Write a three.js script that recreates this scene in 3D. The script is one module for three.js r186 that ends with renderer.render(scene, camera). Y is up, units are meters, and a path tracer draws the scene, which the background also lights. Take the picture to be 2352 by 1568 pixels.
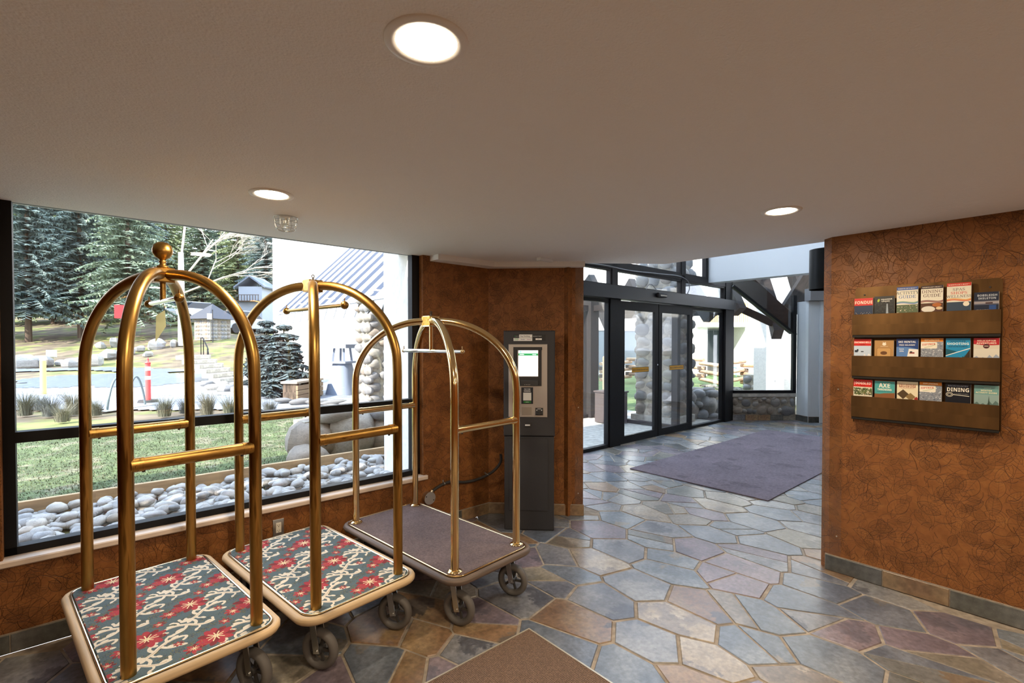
import * as THREE from 'three';
import { mergeGeometries } from 'three/addons/utils/BufferGeometryUtils.js';
import { RectAreaLightUniformsLib } from 'three/addons/lights/RectAreaLightUniformsLib.js';

// ---------------------------------------------------------------- camera, sky, sun, exposure
const scene = new THREE.Scene();
const YAW = THREE.MathUtils.degToRad(49.1), PITCH = THREE.MathUtils.degToRad(0.95), EYE = 1.6, FOC = 1109;
const camera = new THREE.PerspectiveCamera(2 * Math.atan(784 / FOC) * 180 / Math.PI, 2352 / 1568, 0.05, 400);
camera.position.set(0, EYE, 0);
const FWD = new THREE.Vector3(Math.cos(YAW), 0, -Math.sin(YAW)), RGT = new THREE.Vector3(Math.sin(YAW), 0, Math.cos(YAW));
camera.lookAt(FWD.x * Math.cos(PITCH), EYE - Math.sin(PITCH), FWD.z * Math.cos(PITCH));
camera.setViewOffset(2352, 1568, 0, -23, 2352, 1568);            // the photograph's lens sits a little low in the frame

const renderer = new THREE.WebGLRenderer({ antialias: true });
renderer.toneMapping = THREE.LinearToneMapping;
renderer.toneMappingExposure = 3.6;
renderer.shadowMap.enabled = true;
RectAreaLightUniformsLib.init();

{ // hazy bright spring sky: white at the horizon, pale blue overhead
  const W = 256, H = 128, d = new Float32Array(W * H * 4), K = 1.35;
  for (let y = 0; y < H; y++) for (let x = 0; x < W; x++) {
    const e = Math.max(0, Math.sin(((y + 0.5) / H - 0.5) * Math.PI)), t = Math.pow(e, 0.55), o = (y * W + x) * 4;
    d[o] = K * (1.0 - 0.46 * t); d[o + 1] = K * (1.04 - 0.28 * t); d[o + 2] = K * (1.12 - 0.04 * t); d[o + 3] = 1;
  }
  const sky = new THREE.DataTexture(d, W, H, THREE.RGBAFormat, THREE.FloatType);
  sky.mapping = THREE.EquirectangularReflectionMapping; sky.magFilter = THREE.LinearFilter; sky.needsUpdate = true;
  scene.background = sky; scene.environment = sky;
}
const sun = new THREE.DirectionalLight(new THREE.Color().setRGB(1, 0.93, 0.82), 3.6);
sun.position.set(-30, 21, 8.5); sun.target.position.set(0, 0, 0); sun.castShadow = true; sun.shadow.mapSize.set(2048, 2048);
Object.assign(sun.shadow.camera, { left: -45, right: 45, top: 45, bottom: -45, near: 0.1, far: 140 });
scene.add(sun, sun.target);
const LAMP_POWER = 96, LAMP_COLOR = new THREE.Color().setRGB(1.0, 0.82, 0.6);

// ---------------------------------------------------------------- helpers
let seed = 20240511;
const rnd = () => { seed = (seed * 1664525 + 1013904223) >>> 0; return seed / 4294967296; };
const rr = (a, b) => a + (b - a) * rnd();
const V = (x, y, z) => new THREE.Vector3(x, y, z);
// a photo pixel and a forward distance -> a point in the world (distances come from ground contact)
const at = (px, py, D) => V(0, EYE - (py - 788.5) / FOC * D, 0).addScaledVector(FWD, D).addScaledVector(RGT, (px - 1176) / FOC * D);
const gp = (px, D) => { const p = at(px, 0, D); return [p.x, p.z]; };
const taken = {};
const numbered = (n) => { taken[n] = (taken[n] ?? 0) + 1; return taken[n] === 1 ? n : n + '_' + String(taken[n] - 1).padStart(3, '0'); };
function obj(name, geo, mat, parent) {
  const g = Array.isArray(geo) ? merge(geo) : geo;
  const m = new THREE.Mesh(g, mat); m.name = name; m.castShadow = m.receiveShadow = true;
  if (parent) parent.add(m);
  return m;
}
function merge(list) {
  const gs = list.map((g) => { const n = g.index ? g.toNonIndexed() : g.clone(); for (const k of Object.keys(n.attributes)) if (!['position', 'normal', 'uv', 'color'].includes(k)) n.deleteAttribute(k); return n; });
  const anyCol = gs.some((g) => g.attributes.color);
  for (const g of gs) {
    if (!g.attributes.normal) g.computeVertexNormals();
    if (!g.attributes.uv) g.setAttribute('uv', new THREE.BufferAttribute(new Float32Array(g.attributes.position.count * 2), 2));
    if (anyCol && !g.attributes.color) g.setAttribute('color', new THREE.BufferAttribute(new Float32Array(g.attributes.position.count * 3).fill(1), 3));
  }
  return mergeGeometries(gs);
}
function thing(name, label, category, pos = [0, 0, 0], turn = 0, group) {
  const o = new THREE.Group(); o.name = numbered(name); o.position.set(...pos); o.rotation.y = turn;
  o.userData = { label, category }; if (group) o.userData.group = group; scene.add(o); return o;
}
function solo(name, label, category, geo, mat, group) {
  const o = obj(numbered(name), geo, mat); o.userData = { label, category }; if (group) o.userData.group = group; scene.add(o); return o;
}
function struct(name, geo, mat, label) {
  const o = obj(numbered(name), geo, mat); o.userData = { kind: 'structure' }; if (label) o.userData.label = label; scene.add(o); return o;
}
function structGroup(name, label, pos = [0, 0, 0], turn = 0) {
  const o = new THREE.Group(); o.name = numbered(name); o.position.set(...pos); o.rotation.y = turn; o.userData = { kind: 'structure', label }; scene.add(o); return o;
}
// box with uv in metres
function bx(w, h, d, x = 0, y = 0, z = 0, ry = 0) {
  const g = new THREE.BoxGeometry(w, h, d), p = g.attributes.position, n = g.attributes.normal, uv = g.attributes.uv;
  for (let i = 0; i < p.count; i++) {
    const ax = Math.abs(n.getX(i)), ay = Math.abs(n.getY(i));
    if (ax > 0.5) uv.setXY(i, p.getZ(i), p.getY(i)); else if (ay > 0.5) uv.setXY(i, p.getX(i), p.getZ(i)); else uv.setXY(i, p.getX(i), p.getY(i));
  }
  if (ry) g.rotateY(ry);
  return g.translate(x, y, z);
}
const bb = (x0, x1, y0, y1, z0, z1) => bx(x1 - x0, y1 - y0, z1 - z0, (x0 + x1) / 2, (y0 + y1) / 2, (z0 + z1) / 2);
// chamfered box
function cbx(w, h, d, c = 0.004, x = 0, y = 0, z = 0) {
  const s = new THREE.Shape(), a = w / 2 - c, b = h / 2 - c; s.moveTo(-a, -b); s.lineTo(a, -b); s.lineTo(a, b); s.lineTo(-a, b);
  const g = new THREE.ExtrudeGeometry(s, { depth: d - 2 * c, bevelEnabled: true, bevelThickness: c, bevelSize: c, bevelSegments: 1, steps: 1 });
  return g.translate(x, y, z - d / 2 + c);
}
// wall run between two plan points, thickness laid to the right of the run
function run(p, q, y0, y1, t, side = 0) {
  const dx = q[0] - p[0], dz = q[1] - p[1], L = Math.hypot(dx, dz), a = Math.atan2(-dz, dx), g = bx(L, y1 - y0, t, L / 2, (y0 + y1) / 2, side * t / 2);
  return g.rotateY(a).translate(p[0], 0, p[1]);
}
// square timber between two points
function bar(a, b, w, h) {
  const A = V(...a), B = V(...b), L = A.distanceTo(B), g = bx(w, h, L), m = new THREE.Matrix4().lookAt(A, B, V(0, 1, 0));
  g.applyMatrix4(m); const c = A.clone().add(B).multiplyScalar(0.5); return g.translate(c.x, c.y, c.z);
}
const cyl = (r0, r1, h, x = 0, y = 0, z = 0, n = 20) => new THREE.CylinderGeometry(r1, r0, h, n).translate(x, y + h / 2, z);
const rod = (a, b, r, n = 8) => { const A = V(...a), B = V(...b), L = A.distanceTo(B), g = new THREE.CylinderGeometry(r, r, L, n); g.applyQuaternion(new THREE.Quaternion().setFromUnitVectors(V(0, 1, 0), B.clone().sub(A).normalize())); const c = A.add(B).multiplyScalar(0.5); return g.translate(c.x, c.y, c.z); };
const tube = (pts, r, seg = 24, n = 8) => new THREE.TubeGeometry(new THREE.CatmullRomCurve3(pts.map((p) => V(...p)), false, 'centripetal'), seg, r, n);
const lathe = (pts, n = 20) => new THREE.LatheGeometry(pts.map((p) => new THREE.Vector2(...p)), n);
// flat plate from a plan outline (x, z), top at y
function slab(pts, y0, y1) {
  const s = new THREE.Shape(pts.map(([x, z]) => new THREE.Vector2(x, -z)));
  return new THREE.ExtrudeGeometry(s, { depth: y1 - y0, bevelEnabled: false }).rotateX(-Math.PI / 2).translate(0, y0, 0);
}
function roundRect(w, d, r) {
  const s = new THREE.Shape(), a = w / 2, b = d / 2;
  s.moveTo(-a + r, -b); s.lineTo(a - r, -b); s.absarc(a - r, -b + r, r, -Math.PI / 2, 0); s.lineTo(a, b - r); s.absarc(a - r, b - r, r, 0, Math.PI / 2);
  s.lineTo(-a + r, b); s.absarc(-a + r, b - r, r, Math.PI / 2, Math.PI); s.lineTo(-a, -b + r); s.absarc(-a + r, -b + r, r, Math.PI, 1.5 * Math.PI); return s;
}
// smooth lumpy stone, unit size
function stoneGeo(k, flat = 1, nu = 8, nv = 6, rough = 0.16) {
  const g = new THREE.SphereGeometry(1, nu, nv), p = g.attributes.position, v = V(0, 0, 0);
  for (let i = 0; i < p.count; i++) {
    v.fromBufferAttribute(p, i);
    const f = 1 + rough * (Math.sin(v.x * 2.3 + k) * Math.cos(v.y * 2.1 + k * 1.7) + Math.sin(v.z * 2.7 - k * 0.6) * 0.8 + 0.5 * Math.sin(v.x * 4.1 - v.z * 3.3 + k * 2.3));
    p.setXYZ(i, Math.sign(v.x) * Math.pow(Math.abs(v.x), 0.85) * f, v.y * f * flat, Math.sign(v.z) * Math.pow(Math.abs(v.z), 0.85) * f);
  }
  g.computeVertexNormals();
  return g;
}

// ---------------------------------------------------------------- procedural textures
const hash = (x, y, s) => { let h = (Math.imul(x, 374761393) + Math.imul(y, 668265263) + Math.imul(s, 1274126177)) | 0; h = Math.imul(h ^ (h >>> 13), 1274126177); return ((h ^ (h >>> 16)) >>> 0) / 4294967296; };
function vn(x, y, per, s) {
  const ix = Math.floor(x), iy = Math.floor(y), fx = x - ix, fy = y - iy, u = fx * fx * (3 - 2 * fx), v = fy * fy * (3 - 2 * fy), m = (k) => ((k % per) + per) % per;
  const a = hash(m(ix), m(iy), s), b = hash(m(ix + 1), m(iy), s), c = hash(m(ix), m(iy + 1), s), d = hash(m(ix + 1), m(iy + 1), s);
  return a + (b - a) * u + (c - a) * v + (a - b - c + d) * u * v;
}
function fbm(u, v, per, oct, s) { let t = 0, a = 0.5, n = 0; for (let i = 0; i < oct; i++) { t += a * vn(u * per, v * per, per, s + i * 17); n += a; a *= 0.5; per *= 2; } return t / n; }
const lerp = (a, b, t) => a + (b - a) * t, sst = (a, b, x) => { const t = Math.min(1, Math.max(0, (x - a) / (b - a))); return t * t * (3 - 2 * t); };
const hex = (h) => [(h >> 16) & 255, (h >> 8) & 255, h & 255];
const mixc = (a, b, t) => [lerp(a[0], b[0], t), lerp(a[1], b[1], t), lerp(a[2], b[2], t)];
function tex(n, fn, srgb = true) {
  const d = new Uint8Array(n * n * 4);
  for (let y = 0; y < n; y++) for (let x = 0; x < n; x++) { const c = fn((x + 0.5) / n, (y + 0.5) / n), o = (y * n + x) * 4; d[o] = Math.max(0, Math.min(255, c[0])); d[o + 1] = Math.max(0, Math.min(255, c[1])); d[o + 2] = Math.max(0, Math.min(255, c[2])); d[o + 3] = 255; }
  const t = new THREE.DataTexture(d, n, n); t.wrapS = t.wrapT = THREE.RepeatWrapping; t.magFilter = THREE.LinearFilter; t.minFilter = THREE.LinearMipmapLinearFilter; t.generateMipmaps = true;
  if (srgb) t.colorSpace = THREE.SRGBColorSpace; t.needsUpdate = true; return t;
}
function canvasTex(w, h, draw, repeat = false) {
  const c = document.createElement('canvas'); c.width = w; c.height = h; draw(c.getContext('2d'), w, h);
  const t = new THREE.CanvasTexture(c); t.colorSpace = THREE.SRGBColorSpace; if (repeat) t.wrapS = t.wrapT = THREE.RepeatWrapping; return t;
}
const scaled = (t, s, s2 = s) => { const c = t.clone(); c.repeat.set(1 / s, 1 / s2); c.needsUpdate = true; return c; };   // one tile every s metres
const std = (o) => new THREE.MeshStandardMaterial(o), phys = (o) => new THREE.MeshPhysicalMaterial(o);
const lin = (r, g, b) => new THREE.Color().setRGB(r, g, b);

const noiseBump = tex(512, (u, v) => { const k = 255 * (0.65 * fbm(u, v, 8, 5, 3) + 0.35 * fbm(u, v, 64, 2, 9)); return [k, k, k]; }, false);
const fineBump = tex(256, (u, v) => { const k = 255 * fbm(u, v, 48, 3, 21); return [k, k, k]; }, false);
const slateBump = tex(512, (u, v) => { const k = 255 * (0.55 * fbm(u, v, 5, 6, 31) + 0.45 * Math.abs(2 * fbm(u + 0.2 * fbm(u, v, 4, 3, 8), v, 9, 4, 33) - 1)); return [k, k, k]; }, false);
// slate in several quarry colours: mottled, with rust or dark blotches that have an edge of their own
const slateTex = (a, b, blotch, share, s) => tex(512, (u, v) => {
  const n = fbm(u, v, 4, 5, s), f = fbm(u, v, 40, 3, s + 5), q = fbm(u + 0.12 * f, v, 3, 5, s + 9);
  let c = mixc(hex(a), hex(b), sst(0.3, 0.7, n)); c = mixc(c, hex(blotch), sst(1 - share, 1 - share + 0.06, q) * 0.85);
  const k = 0.82 + 0.36 * f + (hash(Math.floor(u * 512), Math.floor(v * 512), s) > 0.993 ? 0.35 : 0); return [c[0] * k, c[1] * k, c[2] * k];
});
const SLATES = [
  slateTex(0x6c6d70, 0x8a8986, 0x56565a, 0.38, 101), slateTex(0x646b72, 0x7d8286, 0x837b6e, 0.34, 131), slateTex(0x766a6f, 0x87797c, 0x666066, 0.4, 151),
  slateTex(0x85684c, 0x98805f, 0x5a524a, 0.42, 171), slateTex(0x7a7362, 0x908777, 0x665e50, 0.4, 191), slateTex(0x575852, 0x6b6b67, 0x74624e, 0.36, 211), slateTex(0x9c8d74, 0xaca08a, 0x807465, 0.4, 231),
];
const slateMat = [];
SLATES.forEach((t, i) => { for (let k = 0; k < 2; k++) slateMat.push(phys({ map: t, color: lin(...[[1, 1, 1], [0.8, 0.81, 0.86]][k]), roughness: [0.4, 0.5][(i + k) % 2], clearcoat: 0.7, clearcoatRoughness: 0.26, bumpMap: slateBump, bumpScale: 0.006 })); });
const grout = std({ map: tex(256, (u, v) => { const k = 0.8 + 0.4 * fbm(u, v, 32, 3, 41); return [150 * k, 138 * k, 122 * k]; }), roughness: 0.85, bumpMap: fineBump, bumpScale: 0.002 });

// leaf-and-twig embossed wallpaper, one metre square
const wallTex = canvasTex(1024, 1024, (c, W) => {
  c.fillStyle = '#8a5830'; c.fillRect(0, 0, W, W);
  for (let i = 0; i < 2600; i++) { c.fillStyle = rnd() < 0.5 ? 'rgba(104,62,30,0.10)' : 'rgba(160,108,58,0.10)'; const x = rnd() * W, y = rnd() * W, r = rr(6, 30); for (const dx of [-W, 0, W]) for (const dy of [-W, 0, W]) { c.beginPath(); c.arc(x + dx, y + dy, r, 0, 7); c.fill(); } }
  c.lineCap = 'round';
  const wrap = (x, y, R, f) => { for (const dx of [-W, 0, W]) for (const dy of [-W, 0, W]) if (x + dx > -R && x + dx < W + R && y + dy > -R && y + dy < W + R) { c.save(); c.translate(x + dx, y + dy); f(); c.restore(); } };
  for (let i = 0; i < 250; i++) {           // leaves
    const x = rnd() * W, y = rnd() * W, a = rnd() * 6.3, L = rr(75, 150), wd = rr(0.28, 0.46), sh = rr(-0.3, 0.3), dark = rr(0.3, 0.62);
    wrap(x, y, 130, () => {
      c.rotate(a); c.strokeStyle = `rgba(50,26,10,${dark})`; c.lineWidth = rr(1.4, 2.6);
      c.fillStyle = `rgba(${rnd() < 0.5 ? '160,106,56' : '110,68,34'},0.20)`;
      c.beginPath(); c.moveTo(-L / 2, 0); c.bezierCurveTo(-L / 4, -L * wd, L / 4, -L * wd, L / 2, L * sh * 0.2); c.bezierCurveTo(L / 4, L * wd, -L / 4, L * wd, -L / 2, 0); c.fill(); c.stroke();
      c.lineWidth = 1.2; c.beginPath(); c.moveTo(-L / 2 - 12, 2); c.quadraticCurveTo(0, L * sh * 0.3, L / 2, L * sh * 0.2); c.stroke();
      c.lineWidth = 0.8; for (let k = -2; k <= 2; k++) { c.beginPath(); c.moveTo(k * L / 7, 0); c.lineTo(k * L / 7 + L * 0.14, -L * wd * 0.5); c.moveTo(k * L / 7, 0); c.lineTo(k * L / 7 + L * 0.14, L * wd * 0.5); c.stroke(); }
    });
  }
  for (let i = 0; i < 330; i++) {           // twigs
    const x = rnd() * W, y = rnd() * W, a = rnd() * 6.3, L = rr(30, 120), b = rr(-0.5, 0.5);
    wrap(x, y, 140, () => { c.rotate(a); c.strokeStyle = `rgba(48,24,9,${rr(0.4, 0.8)})`; c.lineWidth = rr(1, 2.6); c.beginPath(); c.moveTo(0, 0); c.quadraticCurveTo(L / 2, L * b, L, L * b * 0.4); c.stroke(); });
  }
}, true);
const wallBump = canvasTexAsBump(wallTex);
function canvasTexAsBump(t) { const b = t.clone(); b.colorSpace = THREE.NoColorSpace; b.needsUpdate = true; return b; }
const wallpaper = phys({ map: wallTex, roughness: 0.45, specularIntensity: 0.55, bumpMap: wallBump, bumpScale: 0.005 });
const ceilPaint = std({ color: lin(0.85, 0.84, 0.82), roughness: 0.9, bumpMap: scaled(noiseBump, 0.35), bumpScale: 0.004 });
const whitePaint = std({ color: lin(0.78, 0.8, 0.8), roughness: 0.8 });
const greyPaint = std({ color: lin(0.5, 0.53, 0.54), roughness: 0.8, bumpMap: scaled(noiseBump, 0.5), bumpScale: 0.002 });
const sillPaint = std({ color: lin(0.7, 0.58, 0.48), roughness: 0.45 });
const blackMetal = phys({ color: lin(0.01, 0.01, 0.011), roughness: 0.5, specularIntensity: 0.35 });
const bronzeFrame = phys({ color: lin(0.026, 0.022, 0.021), roughness: 0.5, specularIntensity: 0.4 });
const darkTimber = std({ map: tex(256, (u, v) => { const k = 0.7 + 0.6 * fbm(u * 0.2, v, 32, 4, 61); return [36 * k, 32 * k, 31 * k]; }), roughness: 0.85 });
const glass = phys({ color: 0xffffff, transmission: 1, thickness: 0, roughness: 0, ior: 1.5, specularIntensity: 1 });
const acrylic = phys({ color: lin(0.97, 0.97, 0.95), transmission: 1, thickness: 0, roughness: 0.08, ior: 1.49 });
const steel = std({ color: lin(0.62, 0.62, 0.6), metalness: 1, roughness: 0.32 });
const chrome = std({ color: lin(0.82, 0.83, 0.84), metalness: 1, roughness: 0.08 });
const rubber = std({ color: lin(0.035, 0.033, 0.032), roughness: 0.7 });
const screwMat = std({ color: lin(0.7, 0.66, 0.55), metalness: 1, roughness: 0.35 });
const cobbleTex = tex(256, (u, v) => { const n = fbm(u, v, 4, 4, 71), f = fbm(u, v, 48, 2, 77), k = 0.75 + 0.35 * n + 0.25 * (f - 0.5) - (f > 0.68 ? 0.15 : 0); return [158 * k, 154 * k, 148 * k]; });
const cobbleMat = [lin(1, 1, 1), lin(0.8, 0.84, 0.92), lin(0.95, 0.84, 0.74), lin(0.6, 0.62, 0.66), lin(1.15, 1.12, 1.05)].map((c) => std({ map: cobbleTex, color: c, roughness: 0.8 }));
const mortar = std({ map: tex(256, (u, v) => { const k = 0.8 + 0.4 * fbm(u, v, 24, 4, 81); return [150 * k, 143 * k, 130 * k]; }), roughness: 0.95, bumpMap: fineBump, bumpScale: 0.006 });
const concrete = std({ map: tex(256, (u, v) => { const k = 0.82 + 0.36 * fbm(u, v, 16, 5, 85); return [172 * k, 168 * k, 158 * k]; }), roughness: 0.9 });
const stucco = std({ map: tex(256, (u, v) => { const k = 0.95 + 0.1 * fbm(u, v, 32, 3, 87); return [232 * k, 229 * k, 222 * k]; }), roughness: 0.9 });

// ================================================================= ROOM SHELL
const ZW = -3.57, XR = 3.92, CEIL = 2.345, ZD = -4.66;
struct('ceiling', slab([[-2.7, 2.7], [4.04, 2.7], [4.06, -2.49], [3.44, -2.97], [3.44, -3.66], [-2.7, -3.66]], CEIL, 2.62), ceilPaint, 'low beige textured ceiling');
struct('ceiling_lobby', [bb(3.3, 7.0, 5.7, 5.9, -4.75, 2.9), bb(7.0, 8.9, 5.7, 5.9, 1.6, 2.9), slab([[8.9, 2.9], [12.3, 2.9], [12.3, -2.2], [11.2, -3.7], [10.1, -4.75], [8.9, -4.75]], 5.7, 5.9)], whitePaint, 'high white ceiling over the entrance');
struct('wall_front', [bb(-2.7, 2.8, 0, 0.45, -3.79, ZW), bb(-2.7, -0.365, 0.45, CEIL, -3.79, ZW), bb(2.1, 2.8, 0.45, CEIL, -3.79, ZW)], wallpaper, 'brown leaf wallpaper wall under and beside the big window');
struct('wall_outside', [bb(-12, 3.44, CEIL + 0.06, 5.2, -4.0, -3.8), bb(-12, -2.7, 0, CEIL + 0.06, -4.0, -3.8), bb(2.1, 2.42, 0, 5.2, -4.3, -3.79)], stucco, 'pale stucco outer wall and fin beside the window');
struct('wall_corner', [run([2.8, ZW], [3.425, -2.945], 0, CEIL, 0.2, 1).translate(0.1414, 0, -0.1414), bb(3.3, 3.44, 0, CEIL + 0.1, -4.7, -3.02)], wallpaper, 'brown leaf wallpaper wall standing at an angle behind the parking machine');
{
  const s = slab([[XR, 2.7], [XR, -1.10], [XR + 0.05, -1.16], [XR + 0.12, -1.16], [XR + 0.12, 2.7]], 0, CEIL + 0.3);
  // metre uv for the faces
  const g = s.toNonIndexed(), p = g.attributes.position, n = g.attributes.normal, uv = g.attributes.uv;
  for (let i = 0; i < p.count; i++) { if (Math.abs(n.getX(i)) > 0.4) uv.setXY(i, p.getZ(i), p.getY(i)); else uv.setXY(i, p.getX(i), p.getY(i)); }
  struct('wall_right', g, wallpaper, 'brown leaf wallpaper wall carrying the leaflet rack');
}
struct('wall_left', bb(-2.9, -2.7, 0, CEIL, -3.79, 2.9), wallpaper, 'brown wallpaper side wall');
struct('wall_back', [bb(-2.9, 3.98, 0, CEIL, 2.7, 2.9), bb(3.98, 12.3, 0, 5.7, 2.7, 2.9)], wallpaper, 'brown wallpaper back wall');
struct('wall_lobby', [bb(4.0, 4.06, 2.62, 5.7, -2.49, 2.7), run([4.06, -2.49], [3.4, -3.0], 2.62, 5.7, 0.06, 0), bb(3.3, 3.44, 2.4, 5.7, -4.7, -3.0), bb(12.1, 12.3, 0, 5.7, -2.4, 2.7)], whitePaint, 'white upper walls of the entrance');
{ const w = structGroup('window_12', 'glazed rooflight over the entrance'); obj('pane', bb(7.0, 8.9, 5.8, 5.806, -4.7, 1.6), glass, w); for (let k = 0; k < 6; k++) obj('glazing_bar', bb(7.0, 8.9, 5.74, 5.86, -4.72 + k * 1.26, -4.66 + k * 1.26), bronzeFrame, w); }
// lowered plaster edge over the parking machine
struct('trim_1', slab([[2.17, ZW], [2.8, ZW], [3.43, -2.95], [3.38, -2.89], [2.77, -3.44], [2.17, -3.44]], 2.3, CEIL + 0.01), ceilPaint, 'narrow lowered plaster edge along the ceiling corner');
struct('trim_2', cbx(0.16, 0.025, 0.05, 0.003, 3.0, CEIL - 0.012, -3.02), whitePaint, 'small white cover plate on the ceiling');

// floor: grout bed with flagstones set in it
const floorGroup = structGroup('floor', 'irregular slate flagstone floor with pale grout');
obj('grout_bed', [bb(-2.9, 12.3, -0.2, -0.004, ZW, 2.9), bb(3.3, 10.3, -0.2, -0.004, -4.78, ZW), bb(10.3, 12.3, -0.2, -0.004, -3.9, ZW)], grout, floorGroup);
{
  const AN = 1.42, seeds = [], keep = (x, z) => x > -0.7 && x < 11.3 && z > -4.75 && z < 0.9 && (z > ZW - 0.1 || x > 2.7);
  const px = 0.3, pz = 0.262; let row = 0;
  for (let zz = -4.9 / AN - 1; zz < 1.4 / AN; zz += pz, row++) for (let x = -1.2; x < 11.9; x += px) seeds.push([x + (row % 2) * px / 2 + rr(-0.11, 0.11), zz + rr(-0.095, 0.095)]);
  const cells = [];
  const clip = (poly, nx, ny, c) => { const out = []; for (let i = 0; i < poly.length; i++) { const a = poly[i], b = poly[(i + 1) % poly.length], da = nx * a[0] + ny * a[1] - c, db = nx * b[0] + ny * b[1] - c; if (da <= 0) out.push(a); if ((da < 0 && db > 0) || (da > 0 && db < 0)) { const t = da / (da - db); out.push([a[0] + (b[0] - a[0]) * t, a[1] + (b[1] - a[1]) * t]); } } return out; };
  for (const s of seeds) {
    if (!keep(s[0], s[1] * AN)) continue;
    const twin = rnd() < 0.22;                                   // some stones are split in two
    let poly = [[s[0] - 1, s[1] - 1], [s[0] + 1, s[1] - 1], [s[0] + 1, s[1] + 1], [s[0] - 1, s[1] + 1]];
    for (const q of seeds) { const dx = q[0] - s[0], dy = q[1] - s[1], L = Math.hypot(dx, dy); if (L < 1e-6 || L > 0.8) continue; const nx = dx / L, ny = dy / L; poly = clip(poly, nx, ny, nx * s[0] + ny * s[1] + L / 2 - 0.0048 - 0.003 * hash(Math.round(s[0] * 100), Math.round(q[0] * 100), 5)); if (poly.length < 3) break; }
    if (poly.length < 3) continue;
    const cut = (pl) => { let w = pl.map(([x, z]) => [x, z * AN]); w = clip(w, 0, -1, -(s[0] > 3.2 ? ZD + 0.02 : ZW + 0.004)); if (s[0] > 9.9) w = clip(w, 0.645, -0.764, 0.645 * 10.02 + 0.764 * 4.6); if (s[0] < 3.5 && s[1] * AN < -2.9) w = clip(w, 0.7071, -0.7071, 0.7071 * (2.8 + 3.57)); w = s[1] * AN > -1.1 ? (s[0] < XR ? clip(w, 1, 0, XR - 0.012) : clip(w, -1, 0, -XR - 0.13)) : w; if (w.length > 2) cells.push(w); };
    if (twin) { const a = rr(0, 3.14), nx = Math.cos(a), ny = Math.sin(a), c = nx * s[0] + ny * s[1]; const A = clip(poly, nx, ny, c - 0.005), B = clip(poly, -nx, -ny, -c - 0.005); if (A.length > 2) cut(A); if (B.length > 2) cut(B); } else cut(poly);
  }
  const area = (p) => { let a = 0; for (let i = 0; i < p.length; i++) { const q = p[(i + 1) % p.length]; a += p[i][0] * q[1] - q[0] * p[i][1]; } return Math.abs(a / 2); };
  const list = cells.filter((p) => area(p) > 0.004).map((p) => {
    const n = p.length, cx = p.reduce((s, q) => s + q[0], 0) / n, cz = p.reduce((s, q) => s + q[1], 0) / n, X = cx * RGT.x + cz * RGT.z, D = cx * FWD.x + cz * FWD.z;
    const seen = D > 0.5 && Math.abs(X / D) < 1.1 && EYE / D < 0.76; return { p, cx, cz, D, size: area(p) / (D * D * D), seen };
  });
  const build = (p, cx, cz) => {                                 // top, eased edge and side
    if ((p[1][0] - p[0][0]) * (p[2][1] - p[1][1]) - (p[1][1] - p[0][1]) * (p[2][0] - p[1][0]) > 0) p = p.slice().reverse();
    const rise = rr(-0.0012, 0.0014), tiltx = rr(-0.003, 0.003), tiltz = rr(-0.003, 0.003), o = [rnd() * 7, rnd() * 7], ra = rnd() * 6.28, ca = Math.cos(ra), sa = Math.sin(ra);
    const n = p.length, top = [], mid = [], low = [], P = [], N = [], U = [];
    for (const [x, z] of p) { const dx = cx - x, dz = cz - z, L = Math.hypot(dx, dz) || 1, y = rise + (x - cx) * tiltx + (z - cz) * tiltz; top.push(V(x + dx / L * 0.005, y, z + dz / L * 0.005)); mid.push(V(x, y - 0.003, z)); low.push(V(x, -0.02, z)); }
    const put = (v, nn) => { P.push(v.x, v.y, v.z); N.push(nn.x, nn.y, nn.z); const a = v.x * ca + v.z * sa, b = -v.x * sa + v.z * ca; U.push((a + o[0]) / 0.7, (b + o[1]) / 0.7); };
    const up = V(0, 1, 0), c = V(cx, rise, cz);
    for (let i = 0; i < n; i++) {
      const j = (i + 1) % n; put(c, up); put(top[i], up); put(top[j], up);
      const e = p[j][0] - p[i][0], f = p[j][1] - p[i][1], L = Math.hypot(e, f) || 1, out = V(-f / L, 0, e / L), s = out.clone().multiplyScalar(0.8).add(V(0, 0.6, 0)).normalize();
      for (const q of [top[i], mid[i], top[j]]) put(q, s); for (const q of [top[j], mid[i], mid[j]]) put(q, s);
      for (const q of [mid[i], low[i], mid[j]]) put(q, out); for (const q of [mid[j], low[i], low[j]]) put(q, out);
    }
    const g = new THREE.BufferGeometry(); g.setAttribute('position', new THREE.Float32BufferAttribute(P, 3)); g.setAttribute('normal', new THREE.Float32BufferAttribute(N, 3)); g.setAttribute('uv', new THREE.Float32BufferAttribute(U, 2)); return g;
  };
  const pick = () => { const r = rnd(), w = [0.25, 0.28, 0.15, 0.09, 0.09, 0.09, 0.05]; let a = 0; for (let i = 0; i < 7; i++) { a += w[i]; if (r < a) return i * 2 + (rnd() < 0.5 ? 0 : 1); } return 0; };
  list.sort((a, b) => (b.seen - a.seen) || (b.size - a.size));
  const rest = slateMat.map(() => []);
  list.forEach((s, i) => { const g = build(s.p, s.cx, s.cz), k = pick(); if (i < 300 && s.seen) obj('flagstone', g, slateMat[k], floorGroup); else rest[k].push(g); });
  const geos = rest.filter((r) => r.length), mats = slateMat.filter((_, i) => rest[i].length);
  const merged = mergeGeometries(geos.map((r) => mergeGeometries(r)), true);
  const far = obj('distant_flagstones', merged, mats, floorGroup); far.userData.kind = 'stuff';
}

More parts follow.
